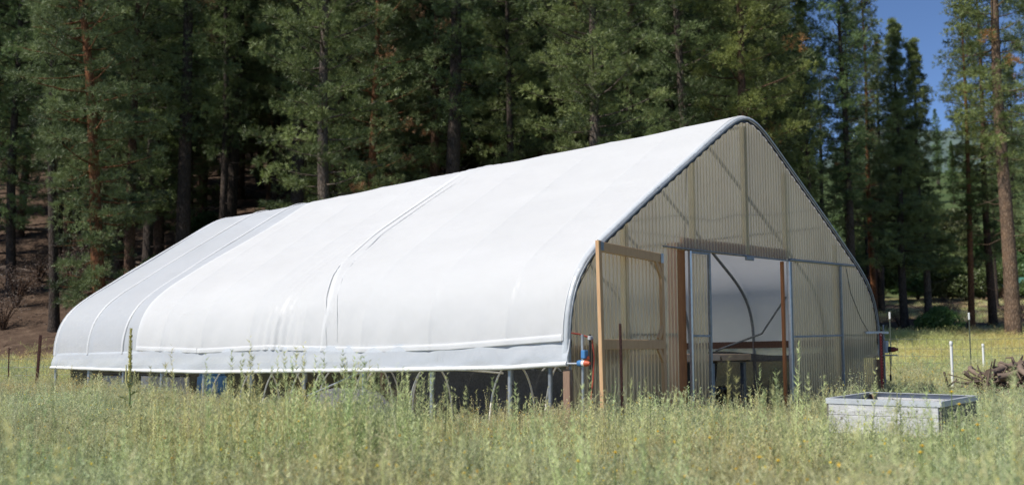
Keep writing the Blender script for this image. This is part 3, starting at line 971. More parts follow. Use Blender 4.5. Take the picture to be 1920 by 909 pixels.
# roll-up curtain and its tube on each long side
def roll_z(t): return float(np.interp(t, [-.1, 0, 1.07, 4, 9.15, 12.5, LEN], [1.22, 1.215, 1.15, 1.075, .965, .955, .965]))
for side in (0, 1):
    Pg = []
    rows = 9
    for i in range(131):
        t = -.04 + (LEN + .06) * i / 130
        row = []
        for j in range(rows):
            k = j / (rows - 1)
            zt = 1.54 + float(drop(1.4, t)); z = roll_z(t) + (zt - roll_z(t)) * k
            bul = .035 * math.sin(k * math.pi) * (.6 + .4 * math.sin(t * 1.7)) + .012 * math.sin(t * 6 + k * 5 + 2 * math.sin(t)) * (1 - k * .6)
            if t < 2: bul += .014 * math.sin((t * 14 + k * 9)) * (1 - t / 2)
            s = -.05 + .052 * k - bul * (1 - k)
            row.append((s if side == 0 else W - s, t, z))
        Pg.append(row)
    MB().grid(Pg, flip=(side == 1)).build("rollup_curtain", M['curtain'], gh)
    pts = [((-.05 if side == 0 else W + .05), t, roll_z(t)) for t in np.linspace(-.03, LEN + .05, 90)]
    MB().tube(pts, [.034 + .0035 * math.sin(i * 1.9) for i in range(90)], 12).build("roll_tube", M['roll'], gh)
    MB().tube([((-.05 if side == 0 else W + .05), -.34, 1.222), ((-.05 if side == 0 else W + .05), .02, 1.218)], .014, 8).build("drive_pipe", M['alu'], gh)

# film strip wrapped over the gable edge, clear vertical strip by the corner
b = MB()
Pg = []
for i in range(100):
    u = uh - .30 + (TOT - 2 * (uh - .30)) * i / 99
    Pg.append([arch(u, .06, .040), arch(u, -.004, .038 + .003 * math.sin(i)), arch(u, -.020, .026), arch(u, -.022, .006 + .004 * math.sin(i * 1.7))])
b.grid(Pg)
b.build("edge_strip", M['curtain'], gh)

# corrugated gable panels ---------------------------------------------------
PITCH = .0855; AMP = .019
def corrugated(name, s0, s1, zb, zt, t=.03, parent=gh, mat='poly', nz_=6):
    n = max(4, int((s1 - s0) / PITCH * 8))
    Pg = []
    for i in range(n + 1):
        s = s0 + (s1 - s0) * i / n
        ph = s / PITCH * 2 * math.pi
        c = math.sin(ph)
        prof = max(-1, min(1, 1.7 * c))
        y = t + AMP * prof
        b0 = zb(s) if callable(zb) else zb
        b1 = zt(s) if callable(zt) else zt
        Pg.append([(s, y, b0 + (b1 - b0) * j / nz_) for j in range(nz_ + 1)])
    m = MB(); m.grid(Pg, smooth=True)
    return m.build(name, M[mat], parent)
top = lambda s: max(2.915, z_at_s(min(max(s, .02), W - .02)) - .075)
ztl = lambda s: z_at_s(min(max(s, .045), W - .045)) - .06
# upper sheets
edges = [(.60, 1.34, 2.60), (1.325, 3.115, 2.875), (3.10, 4.625, 2.875), (4.61, 5.935, 2.875), (5.92, 7.72, 2.90)]
corrugated("gable_panel", .03, 1.335, .28, lambda s: min(z_at_s(max(s, .05)) - .07, 9), .03)
corrugated("gable_panel", 1.325, 2.583, .28, 2.885, .034)
for k, (a, b_, zb) in enumerate(edges[1:]):
    corrugated("gable_panel", a, b_, zb, ztl, .030 + .004 * (k % 2))
corrugated("gable_panel", 7.70, W - .03, .28, ztl, .03)
corrugated("gable_panel", 5.86, 7.70, .28, 2.895, .020)
# door leaf beside the opening: metal frame with its own sheet
dl_ = corrugated("door_leaf", 2.87, 3.35, .30, 2.835, .022)
for s in (2.845, 3.365):
    MB().bar((s, -.012, .05), (s, -.012, 2.872), .042, .042).build("leaf_frame", M['alu'] if s < 3 else M['galv_old'], dl_)
for z in (2.855, 1.585, .30):
    MB().bar((2.868, -.012, z), (3.342, -.012, z), .034, .034).build("leaf_frame", M['galv_old'], dl_)
# far end wall
corrugated("gable_panel", .05, W - .05, lambda s: 1.0, lambda s: z_at_s(min(max(s, .05), W - .05)) - .46, LEN + .02)
# studs behind the panels
for s, zt_, wd in ((1.33, None, .045), (3.10, None, .05), (4.62, None, .10), (5.925, None, .085), (7.72, None, .05)):
    zt_ = z_at_s(s) - .12
    z0 = .02 if s < 2 or s > 7 else 2.93
    MB().box((s, .092, (z0 + zt_) / 2), (wd, .085, zt_ - z0), None, .003).build("stud", M['stud'], gh)
# timber door posts and header
MB().box((2.703, .135, 1.46), (.232, .165, 3.06), None, .006).build("door_post", M['wood_post'], gh)
MB().box((5.722, .055, 1.43), (.05, .055, 2.86), None, .006).build("door_post", M['wood_post'], gh)
MB().box((4.32, .088, 2.98), (3.13, .07, .19), None, .006).build("header_beam", M['wood_post'], gh)
# outer metal frame members
MB().bar((5.805, -.02, .05), (5.805, -.02, 2.86), .05, .045).build("door_jamb", M['alu'], gh)
MB().bar((5.875, -.02, .05), (5.875, -.02, 2.86), .03, .045).build("door_jamb", M['galv_old'], gh)
MB().bar((7.70, -.015, .05), (7.70, -.015, 2.875), .045, .04).build("door_jamb", M['galv_old'], gh)
MB().tube([(5.85, -.015, 2.895), (8.30, -.015, 2.905)], .024, 8).build("girt", M['galv_old'], gh)
MB().tube([(2.15, -.02, 2.90), (5.84, -.03, 2.872)], .013, 6).build("girt", M['galv_old'], gh)
MB().bar((1.15, .072, 1.605), (2.58, .072, 1.605), .034, .034).build("girt", M['galv_old'], gh)
MB().bar((5.90, -.012, 1.575), (7.68, -.012, 1.60), .034, .03).build("girt", M['galv_old'], gh)
MB().bar((7.74, .075, 1.61), (9.1, .075, 1.61), .05, .03).build("girt", M['galv_old'], gh)
MB().bar((7.74, .10, 1.33), (9.1, .10, 1.36), .04, .24).build("hip_board", M['wood_old'], gh)
MB().bar((.10, .10, 1.33), (1.28, .10, 1.36), .04, .2).build("hip_board", M['wood_old'], gh)
MB().box((4.50, -.05, 2.845), (.22, .05, .07), None, .008).build("door_track_bracket", M['galv_old'], gh)
# strings of wire looping behind the upper panels
MB().tube([(1.5, .06, 3.22), (2.6, .06, 3.40), (3.6, .06, 3.40), (4.3, .06, 3.55), (5.6, .06, 3.66), (6.8, .06, 3.85)], .006, 5).build("wire", M['black'], gh)
MB().tube([(7.95, -.01, 2.88), (8.1, -.012, 2.4), (8.5, -.012, 1.9), (8.8, -.012, 1.66)], .006, 5).build("wire", M['black'], gh)
MB().tube([(.12, .004, 2.06), (.32, .004, 2.35), (.5, .004, 2.56), (.66, .004, 2.9)], .006, 5).build("wire", M['black'], gh)

def gpt(s, t, z=0.0):
    c, d = math.cos(YAW), math.sin(YAW)
    return (AX + s * c - t * d, AY + s * d + t * c, z)

# ------------------------------------------------------------------ propped timber door frame
df = empty("timber_door_frame", (0, 0, 0), 0, "open wooden door frame without cladding swung out in front of the gable", "door frame")
Lp = Vector((1.105, 13.65, 0)); Rp = Vector((2.155, 15.48, 0))
dv = (Rp - Lp).normalized(); nv = Vector((dv.y, -dv.x, 0))
def fr(a, z, o=0.0): return Lp + dv * a + nv * o + Vector((0, 0, z))
LF = (Rp - Lp).length
MB().bar(fr(-.01, .02) + Vector((.14, 0, 0)) * .4, fr(0, 2.79), .05, .089, (dv.x, dv.y, 0), .004).build("stile", M['wood'], df)
MB().bar(fr(LF + .08, .02), fr(LF, 2.67), .05, .089, (dv.x, dv.y, 0), .004).build("stile", M['wood'], df)
MB().bar(fr(.03, 2.715), fr(LF + .03, 2.70), .045, .13, (0, 0, 1), .004).build("rail", M['wood'], df)
MB().bar(fr(.03, 1.47), fr(LF + .03, 1.46), .042, .13, (0, 0, 1), .004).build("rail", M['wood'], df)
for (a0, z0_, a1, z1_) in ((LF - .22, 2.66, LF - .0, 2.42), (LF + .02, 1.72, LF - .16, 1.53), (LF + .03, 1.22, LF - .16, 1.40)):
    MB().bar(fr(a0, z0_, .003), fr(a1, z1_, .003), .034, .075, (0, 0, 1), .003).build("corner_brace", M['wood'], df)
MB().box(fr(LF - .02, 2.70, .03), (.10, .003, .14), Matrix.Rotation(math.atan2(dv.y, dv.x), 3, 'Z')).build("nail_plate", M['galv'], df)
MB().box(fr(.05, 2.72, .031), (.09, .003, .11), Matrix.Rotation(math.atan2(dv.y, dv.x), 3, 'Z')).build("nail_plate", M['galv_old'], df)

# ------------------------------------------------------------------ roll-up motors
def lathe(mb, prof, c, axis, n=14):
    """prof: list of (along, radius) about axis through c"""
    ax = Vector(axis).normalized()
    pts = [Vector(c) + ax * a for a, r in prof]
    mb.tube(pts, [r for a, r in prof], n)
    return mb

def motor(root_s, t, z, label, near=True):
    c = gpt(root_s, t, 0)
    e = empty("rollup_motor", c, YAW, label, "motor")
    if near:
        kk = .72
        lathe(MB(), [(a_ * kk, r_ * kk) for a_, r_ in ((.09, .02), (.08, .055), (.0, .062), (-.015, .06))], (0, 0, z), (0, 1, 0)).build("motor_housing", M['blue'], e)
        lathe(MB(), [(-.016 * kk, .055 * kk), (-.075 * kk, .055 * kk)], (0, 0, z), (0, 1, 0)).build("label_band", M['white_paint'], e)
        lathe(MB(), [(a_ * kk, r_ * kk) for a_, r_ in ((-.076, .056), (-.13, .052), (-.16, .035), (-.19, .03))], (0, 0, z), (0, 1, 0)).build("end_cap", M['red'], e)
        MB().box((.02, -.03, z + .115), (.08, .07, .11), None, .01).build("control_box", M['blue'], e)
        MB().box((.05, -.05, z + .07), (.05, .06, .05), None, .008).build("bracket", M['red'], e)
        MB().tube([(.04, .02, -.2), (.04, .02, 1.60)], .018, 8).build("guide_pole", M['galv'], e)
    else:
        lathe(MB(), [(.06, .03), (.05, .06), (-.05, .06)], (.0, 0, z), (-1, 0, 0)).build("motor_housing", M['black'], e)
        lathe(MB(), [(.05, .052), (.13, .05), (.15, .035), (.19, .03)], (0, 0, z), (.69, -.72, 0)).build("end_cap", M['darkred'], e)
        MB().box((-.07, .02, z + .05), (.11, .09, .24), None, .01).build("control_box", M['grey_box'], e)
        MB().tube([(-.07, .05, -.2), (-.07, .05, z + .48)], .017, 8).build("guide_pole", M['galv_old'], e)
        MB().tube([(.02, -.02, z - .04), (.03, -.02, z - .25), (.03, -.02, z - .55)], .008, 6).build("cable", M['black'], e)
        MB().box((.03, -.02, z - .55), (.035, .035, .13), None, .01).build("plug", M['black'], e)
    return e
motor(-.05, -.28, 1.225, "blue, white and orange roll-up motor at the near left corner of the greenhouse")
motor(9.60, -.02, 1.33, "dark red and black roll-up motor with grey box at the greenhouse's right corner", False)
# top bracket of the far guide pole
MB().bar((8.62, -.03, 1.655), (9.60, -.03, 1.66), .03, .045).build("guide_bracket", M['galv'], gh)
# cables at the near corner
c1 = MB().tube([gpt(.02, -.03, 1.62), gpt(.14, -.10, 1.60), gpt(.24, -.16, 1.56), gpt(.27, -.2, 1.52)], .011, 6).build("cable", M['cable_red'])
tag(c1, "short red cable running from the gable corner to the top of the dark cable post", "cable")
c2 = MB().tube([gpt(.26, -.2, 1.54), gpt(.30, -.2, 1.3), gpt(.27, -.2, 1.0), gpt(.24, -.18, .7), gpt(.13, -.2, .45), gpt(.10, -.2, .1)], .010, 6).build("cable", M['cable_red'])
tag(c2, "red cable hanging down the dark post beside the blue roll-up motor", "cable")
c3 = empty("cable_post", gpt(.25, -.17, 0), YAW, "thin black post carrying cables between the blue motor and the wooden door frame", "post")
MB().tube([(0, 0, -.2), (0.005, 0, 1.6)], .014, 6).build("shaft", M['black'], c3)
MB().box((.0, -.01, 1.55), (.07, .05, .06), None, .01).build("junction_box", M['grey_box'], c3)
MB().tube([(.02, -.02, 1.5), (.03, -.02, 1.2), (.02, -.02, .8), (.03, -.01, .2)], .009, 5).build("cable", M['black'], c3)

# ------------------------------------------------------------------ steel fence posts
def tpost(name, x, y, h, mat, label, group=None, studs=False, cap=None, lean=(0, 0), rz=0.6, zg=None, wd=.036):
    z = T(x, y) if zg is None else zg
    e = empty(name, (x, y, z), rz, label, "post", group)
    e.rotation_euler = (lean[0], lean[1], rz)
    b = MB().box((0, 0, h / 2 - .15), (wd, .005, h + .3)).box((0, .018, h / 2 - .15), (.005, .033, h + .3))
    if not studs:
        for i in range(int(h / .06)):
            b.box((0, -.006, .05 + i * .06), (.012, .008, .02))
    b.build("shaft", M[mat], e)
    if studs:
        m = MB()
        for i in range(int(h / .055)):
            m.box((0, -.0065, .04 + i * .055), (.014, .008, .022))
        m.build("stud_row", M['rust'], e)
        MB().box((0, -.0045, h - .03), (.024, .004, .05)).build("reflector", M['stud_white'], e)
    if cap:
        MB().box((0, 0, h - .06), (.042, .03, .2), None, .004).build("white_tip", M['pvc'], e)
    return e
q = gpt(9.04, -.14)
tpost("steel_post", q[0], q[1], 1.66, 'redpost', "red studded steel post standing at the right end of the gable", None, True, rz=.5, wd=.05)
tpost("steel_post", 1.40, 13.75, 1.70, 'rust', "dark rusty steel post in the weeds in front of the timber door frame", rz=.3, lean=(0, R(-.8)))
q = gpt(9.36, -.02)
tpost("steel_post", q[0], q[1], 1.72, 'rust', "dark thin post beside the roll-up motor at the right corner", rz=.9)
tpost("steel_post", -11.48, 26, 1.70, 'rust', "leaning rusty steel post in the meadow left of the greenhouse", lean=(0, R(2.5)), rz=.2, wd=.075)
tpost("steel_post", -14.0, 30, 1.28, 'rust', "slim dark post at the far left edge of the meadow", rz=.2, lean=(0, R(-1)))

# wire fences ---------------------------------------------------------------
def wire_fence(name, pts, h, label, post_idx, posts=True):
    e = empty(name, (pts[0][0], pts[0][1], T(*pts[0])), 0, label, "fence")
    base = Vector(e.location)
    b = MB()
    hs = [.12, .3, .5, .72, .95, h]
    for z in hs:
        b.tube([Vector((x, y, T(x, y) + z)) - base for x, y in pts], .005, 3, cap=False)
    for k in range(len(pts) - 1):
        x0, y0 = pts[k]; x1, y1 = pts[k + 1]
        L = math.hypot(x1 - x0, y1 - y0); n = int(L / .22)
        for i in range(n):
            a = i / n
            x = x0 + (x1 - x0) * a; y = y0 + (y1 - y0) * a
            zz = T(x, y)
            b.tube([Vector((x, y, zz + hs[0])) - base, Vector((x, y, zz + h)) - base], .0035, 3, cap=False)
    o = b.build("wire_mesh", M['galv_old'], e); o["kind"] = "stuff"
    if posts:
        for k in post_idx:
            x, y = pts[k]; zz = T(x, y)
            m = MB().box(Vector((x, y, zz + .95)) - base, (.036, .006, 2.2)).box(Vector((x, y + .02, zz + .95)) - base, (.006, .034, 2.2))
            po = m.build("post", M['post_green'], e)
            MB().box(Vector((x, y, zz + 1.99)) - base, (.045, .035, .22), None, .004).build("white_tip", M['pvc'], po)
    return e
wire_fence("wire_fence", [(8.6, 34), (11.94, 34), (14.45, 34), (17.2, 34.2), (20.2, 34.5)], 1.25, "wire mesh fence on white tipped posts across the right meadow", [1, 2, 3])
wire_fence("wire_fence", [(-20, 30), (-14.0, 30.05), (-11.0, 30.2), (-8.8, 30.4)], .95, "low wire fence in the meadow left of the greenhouse", [], False)

# white pvc stakes
def stake(x, y, h, r, label):
    e = empty("pvc_stake", (x, y, T(x, y)), 0, label, "stake")
    MB().tube([(0, 0, -.2), (0, 0, h)], r, 10).build("pipe", M['pvc'], e)
    lathe(MB(), [(h - .10, r * 1.02), (h - .095, r * 1.22), (h - .03, r * 1.22), (h, r * .9)], (0, 0, 0), (0, 0, 1), 10).build("cap", M['pvc'], e)
stake(8.96, 22, 1.48, .027, "bright white plastic pipe stake standing left of the brush pile")
stake(14.5, 33.2, 1.15, .032, "faint white plastic stake farther back near the wire fence")

# ------------------------------------------------------------------ planter box
pb = empty("planter_box", (4.94, 13.8, 0), 0, "raised whitewashed planter box with a metal rim standing in the weeds", "planter box")
c0 = Vector((4.94, 13.8, 0))
FLc, FRc, BRc, BLc = [Vector(v) - Vector((4.94, 13.8, 0)) for v in ((3.89, 13.45, 0), (4.95, 12.52, 0), (5.98, 13.93, 0), (4.96, 15.02, 0))]
ZT, ZB = .79, .40
def wallbox(a, b, z0_, z1_, th, name, mat, parent=pb, bev=.004, inset=0.0):
    d = (b - a).normalized()
    n_ = Vector((-d.y, d.x, 0))
    mid = (a + b) / 2 + n_ * (th / 2 + inset)
    Mz = Matrix.Rotation(math.atan2(d.y, d.x), 3, 'Z')
    return MB().box(mid + Vector((0, 0, (z0_ + z1_) / 2)), ((b - a).length - .006, th, z1_ - z0_), Mz, bev).build(name, M[mat], parent)
for (a, b_, mat) in ((FLc, FRc, 'planter'), (FRc, BRc, 'planter_shade'), (BRc, BLc, 'planter'), (BLc, FLc, 'planter_shade')):
    d = (b_ - a).normalized()
    wallbox(a + d * .03, b_ - d * .03, ZB, ZB + .195, .035, "board", mat)
    wallbox(a + d * .03, b_ - d * .03, ZB + .199, ZT - .06, .035, "board", mat, inset=.002)
    wallbox(a, b_, ZT - .062, ZT, .006, "rim", 'planter_rim', inset=-.008)
    n_ = Vector((-d.y, d.x, 0))
    Mz = Matrix.Rotation(math.atan2(d.y, d.x), 3, 'Z')
    MB().box((a + b_) / 2 + n_ * .022 + Vector((0, 0, ZT + .003)), ((b_ - a).length - .07, .058, .006), Mz).build("rim", M['planter_rim'], pb)
    MB().box((a + b_) / 2 + n_ * .004 + Vector((0, 0, ZB - .012)), ((b_ - a).length - .1, .05, .03), Mz, .004).build("bottom_rail", M['planter'], pb)
for c_ in (FLc, FRc, BRc, BLc):
    inn = c_ * .90
    MB().box(inn + Vector((0, 0, .36)), (.07, .07, .82), Matrix.Rotation(-.72, 3, 'Z'), .005).build("leg", M['wood_old'], pb)
m = MB()
ins = [c_ * .93 for c_ in (FLc, FRc, BRc, BLc)]
Pg = []
for i in range(9):
    row = []
    for j in range(9):
        u_, v_ = i / 8, j / 8
        p_ = (ins[0] * (1 - u_) + ins[1] * u_) * (1 - v_) + (ins[3] * (1 - u_) + ins[2] * u_) * v_
        row.append(p_ + Vector((0, 0, .60 + .02 * math.sin(i * 2.1 + j))))
    Pg.append(row)
m.grid(Pg); m.build("soil", M['soil'], pb)

# ------------------------------------------------------------------ brush pile at the right
lm = [log_mesh(1.2, .042, 70, .045, 5), log_mesh(.9, .06, 71, .05, 5), log_mesh(.7, .04, 72, .06, 5), log_mesh(1.4, .036, 73, .045, 5)]
n_l = 0
for i in range(64):
    a = rng.random()
    x = 9.15 + 4.2 * rng.random(); y = 19.9 + 1.5 * rng.random()
    k = min(1, (x - 8.2) / 1.4)
    hmax = .80 * k
    z = T(x, y) + .38 + hmax * rng.random() ** .8 * .72
    o = link("dead_log", lm[i % 4])
    o.location = (x, y, z)
    o.rotation_euler = (rng.uniform(0, 6), R(rng.uniform(-28, 28)), rng.uniform(-1.2, 1.2))
    s = rng.uniform(.9, 1.4); o.scale = (s, s, s)
    tag(o, "gnarled weathered log heaped in the brush pile at the right edge", "log", "logs in the brush pile")
bp_ = empty("brush_pile", (10.6, 20.8, 0), 0, "low heap of broken brown sticks and chips under the logs at the right edge", "brush pile")
b = MB()
rs = np.random.RandomState(90)
for i in range(480):
    x = rs.uniform(-1.9, 2.6); y = rs.uniform(-.9, .9)
    z = rs.uniform(.1, .35 + .55 * max(0, 1 - (abs(x) / 2.9) ** 2))
    d = rs.normal(size=3) * np.array([1, 1, .4]); d = unit(d); l = rs.uniform(.15, .5)
    r_ = rs.uniform(.008, .028)
    b.tube([np.array([x, y, z]) - d * l, np.array([x, y, z]) + rs.normal(size=3) * .03, np.array([x, y, z]) + d * l], [r_, r_ * .9, r_ * .4], 4)
o = b.build("sticks", M['log'], bp_); o["kind"] = "stuff"

# ------------------------------------------------------------------ farmhouse far off at the right
hx, hy = px(1897, 122), 122
hz = T(hx, hy)
fh = empty("farmhouse", (hx, hy, hz - .2), .25, "distant dark house with a white gable edge and green roof behind the right pines", "house")
fh.scale = (.62, .62, .62)
MB().box((0, 0, 1.5), (9, 7, 3.0)).build("wall", M['house_wall'], fh)
b = MB()
b.add([(-5.2, -4.1, 2.8), (5.2, -4.1, 2.8), (5.2, 4.1, 2.8), (-5.2, 4.1, 2.8), (-5.2, 0, 4.6), (5.2, 0, 4.6),
       (-5.2, -4.1, 2.95), (5.2, -4.1, 2.95), (5.2, 4.1, 2.95), (-5.2, 4.1, 2.95), (-5.2, 0, 4.76), (5.2, 0, 4.76)],
      [(0, 1, 5, 4), (2, 3, 4, 5), (6, 10, 11, 7), (8, 11, 10, 9), (0, 6, 7, 1), (2, 8, 9, 3), (0, 4, 10, 6), (4, 3, 9, 10), (1, 7, 11, 5), (5, 11, 8, 2)])
b.build("roof", M['roof_green'], fh)
b = MB()
b.add([(-4.6, -3.6, 2.9), (-4.6, 3.6, 2.9), (-4.6, 0, 4.5), (-4.55, -3.6, 2.9), (-4.55, 3.6, 2.9), (-4.55, 0, 4.5)], [(0, 2, 1), (3, 4, 5), (0, 1, 4, 3), (1, 2, 5, 4), (2, 0, 3, 5)])
b.build("gable", M['white_paint'], fh)
MB().box((0, -4.16, 2.86), (10.4, .08, .30)).build("fascia", M['white_paint'], fh)
for xx in (-2.6, 1.8):
    wo_ = MB().box((xx, -3.53, 1.7), (1.5, .1, 1.2)).build("window", M['white_paint'], fh)
    MB().box((xx, -3.585, 1.7), (1.3, .02, 1.0)).build("pane", M['pane'], wo_)
MB().box((4.9, -3.9, 1.4), (.22, .22, 2.8)).build("porch_post", M['white_paint'], fh)

# ------------------------------------------------------------------ inside the greenhouse
def bench(s0, s1, t0, t1, z, label, curl=False):
    c = gpt((s0 + s1) / 2, (t0 + t1) / 2, 0)
    e = empty("potting_bench", c, YAW, label, "bench")
    wx, wy = (s1 - s0), (t1 - t0)
    if curl:   # top sheet with a rolled-over end
        Pg = []
        for i in range(22):
            a = i / 21
            if a < .8:
                x_ = -wx / 2 + wx * a / .8; zz = z + .018 * math.sin(a * 7)
            else:
                an = (a - .8) / .2 * 1.5
                x_ = wx / 2 + .10 * math.sin(an); zz = z + .018 * math.sin(5.6) - .10 * (1 - math.cos(an))
            Pg.append([(x_, y_, zz + .01 * math.sin(y_ * 6)) for y_ in np.linspace(-wy / 2, wy / 2, 8)])
        mm = MB(); mm.grid(Pg)
        mm.grid([[(p[0], p[1], p[2] - .03) for p in r_] for r_ in Pg], flip=True)
        mm.build("top", M['bench'], e)
    else:
        MB().box((0, 0, z - .02), (wx, wy, .04), None, .006).build("top", M['bench'], e)
    MB().box((0, -wy / 2 - .02, z - .055), (wx * .98, .03, .11), None, .008).build("front_board", M['bench'], e)
    for sx in (-1, 1):
        MB().bar((sx * (wx / 2 - .04), -wy / 2, z - .08), (sx * (wx / 2 - .04), wy / 2, z - .08), .04, .10).build("apron", M['wood_old'], e)
        for sy in (-1, 1):
            MB().box((sx * (wx / 2 - .08), sy * (wy / 2 - .1), z / 2 - .07), (.08, .08, z - .16), None, .005).build("leg", M['galv_old'] if sy < 0 else M['wood_old'], e)
    return e
bench(3.55, 4.62, .65, 3.2, 1.29, "near bench with a curled pale top just inside the doorway", True)
bench(5.2, 6.5, 1.2, 5.0, 1.27, "bench behind the right doorpost with a pale flat top")
bench(3.3, 4.9, 3.6, 8.0, 1.36, "farther bench of seedling trays in the middle of the greenhouse")
# trays of seedlings
def tray(s, t, z, label, grp):
    e = empty("seedling_tray", gpt(s, t, z), YAW, label, "tray", grp)
    b = MB()
    b.box((0, 0, .03), (.54, .27, .06), None, .008)
    b.build("tray_body", M['tray'], e)
    rs = np.random.RandomState(int(s * 100 + t * 10))
    m = MB()
    for i in range(40):
        x_, y_ = rs.uniform(-.25, .25), rs.uniform(-.12, .12)
        h = rs.uniform(.05, .22)
        a = rs.uniform(0, 6.28)
        for k in range(3):
            a2 = a + k * 2.1
            d = np.array([math.cos(a2), math.sin(a2), .4]) * .06
            p = np.array([x_, y_, .06 + h * (k + 1) / 3])
            sd = np.array([-d[1], d[0], 0]) * .35
            m.add([p, p + d * .6 + sd, p + d, p + d * .6 - sd], [(0, 1, 2, 3)])
        m.add([(x_ - .004, y_, .05), (x_ + .004, y_, .05), (x_, y_, .06 + h)], [(0, 1, 2)])
    m.build("seedlings", M['seedling'], e)
for i in range(8):
    tray(3.62 + .56 * (i % 2) + .02, 3.8 + .3 * (i // 2), 1.36, "black tray of small green seedlings on the farther bench", "seedling trays on the farther bench")
for i in range(3):
    tray(4.1, 2.2 + .3 * i, 1.30, "black tray of small green seedlings on the near curled-top bench", "seedling trays on the near bench")
# black nursery pots under the benches
def pot(s, t, sc_, label, grp):
    e = empty("nursery_pot", gpt(s, t, 0), YAW, label, "pot", grp)
    e.scale = (sc_, sc_, sc_)
    lathe(MB(), [(0, .15), (.42, .19), (.42, .205), (.46, .205), (.46, .185), (.43, .18)], (0, 0, 0), (0, 0, 1), 16).build("pot_body", M['black'], e)
    MB().box((0, 0, .42), (.24, .24, .03), None, .01).build("soil", M['soil'], e)
for (s, t, k) in ((3.75, .95, 1.5), (4.9, 1.0, 1.6), (4.0, 1.2, 1.4), (4.4, 1.6, 1.3), (3.9, 2.4, 1.5), (4.6, 2.7, 1.4), (5.5, 1.9, 1.6), (5.9, 2.8, 1.5), (4.3, 4.2, 1.6), (3.7, 5.2, 1.5), (6.2, 4.0, 1.6)):
    pot(s, t, k, "black nursery pot in the shade under the benches", "black pots under the benches")

# low-tunnel wickets seen under the raised curtain
def wicket(s, t, wd, h, rz, label, grp):
    e = empty("hoop_wicket", gpt(s, t, 0), YAW + rz, label, "hoop", grp)
    pts = []
    for i in range(25):
        a = math.pi * i / 24
        pts.append((-wd / 2 * math.cos(a), 0, h * math.sin(a) ** .75 if 0 < i < 24 else -.1))
    MB().tube(pts, .0155, 7).build("pipe", M['pvc_old'], e)
for (s, t, wd, h, rz) in ((.78, .75, .95, 1.22, .1), (.78, 1.75, .95, 1.2, -.05), (.78, 3.55, .95, 1.15, 0), (.78, 5.0, .95, 1.13, .06), (.78, 5.9, .95, 1.1, -.1),
                          (.78, 6.8, .95, 1.1, .08), (.78, 7.6, .95, 1.08, 0), (.78, 8.4, .95, 1.05, .05), (.78, 9.4, .95, 1.05, 0),
                          (2.6, 1.2, .95, 1.15, .05), (2.6, 2.6, .95, 1.12, -.04), (2.6, 4.2, .95, 1.1, 0), (2.6, 5.6, .95, 1.1, .1), (2.6, 7.0, .95, 1.05, 0), (2.6, 8.6, .95, 1.05, 0)):
    wicket(s, t, wd, h, rz, "cream plastic pipe hoop in the front row under the raised greenhouse side" if s < 1.5 else "cream plastic pipe hoop in the inner row behind the black shade cloth",
           "front row of pipe hoops" if s < 1.5 else "inner row of pipe hoops")
# ridge lath lying across two wickets
o = MB().tube([gpt(1.0, 4.3, 1.13), gpt(1.3, 2.45, 1.02)], .017, 7).build("cross_pipe", M['pvc_old'])
tag(o, "cream pipe lying level across the hoops under the greenhouse side", "pipe")
# black shade cloth hung along the beds
def cloth(s, t0, t1, z1, label):
    Pg = []
    n = int((t1 - t0) / .12)
    for i in range(n + 1):
        t = t0 + (t1 - t0) * i / n
        Pg.append([Vector(gpt(s + .05 * math.sin(t * 3.1 + k) * (1 - k / 6), t, z1 * k / 6 + (.04 * math.sin(t * 2.3) if k == 6 else 0))) for k in range(7)])
    b = MB(); b.grid(Pg)
    o = b.build("shade_cloth", M['mesh_black'])
    tag(o, label, "shade cloth")
def meshcloth():
    m, nt, out = new_mat("black_mesh_cloth")
    d = nt.nodes.new("ShaderNodeBsdfPrincipled")
    nz = noise(nt, 30, 3, .5)
    rp = ramp(nt, nz.outputs[0], [(.3, (.022, .024, .028)), (.7, (.055, .057, .062))])
    nt.links.new(rp.outputs[0], d.inputs["Base Color"]); d.inputs["Roughness"].default_value = .7
    tr = nt.nodes.new("ShaderNodeBsdfTransparent")
    mx = nt.nodes.new("ShaderNodeMixShader"); mx.inputs[0].default_value = .07
    nt.links.new(d.outputs[0], mx.inputs[1]); nt.links.new(tr.outputs[0], mx.inputs[2])
    nt.links.new(mx.outputs[0], out.inputs[0])
    return m
M['mesh_black'] = meshcloth()
cloth(2.0, .25, 5.2, 1.08, "black mesh shade cloth standing behind the near hoops under the greenhouse side")
cloth(9.0, .3, 15.4, 1.25, "black mesh shade cloth along the far long side of the greenhouse")
Pg = [[Vector(gpt(sx_, 15.55 + .04 * math.sin(sx_ * 3 + k), .98 * k / 5)) for k in range(6)] for sx_ in np.linspace(.3, 8.8, 40)]  # added sheet, blocks the glow of the sunlit end wall below the curtain
o = MB(); o.grid(Pg)
tag(o.build("shade_cloth", M['mesh_black']), "dark mesh sheet added to darken the far end of the greenhouse below the panels", "shade cloth")
Pg = [[Vector(gpt(sx_, 1.75 + .05 * math.sin(sx_ * 4 + k), 1.12 * k / 5)) for k in range(6)] for sx_ in np.linspace(3.3, 6.2, 26)]  # added sheet, stands in for the deep shade beneath the benches
o = MB(); o.grid(Pg)
tag(o.build("shade_cloth", M['mesh_black']), "dark mesh sheet added to darken the space under the benches just inside the doorway", "shade cloth")
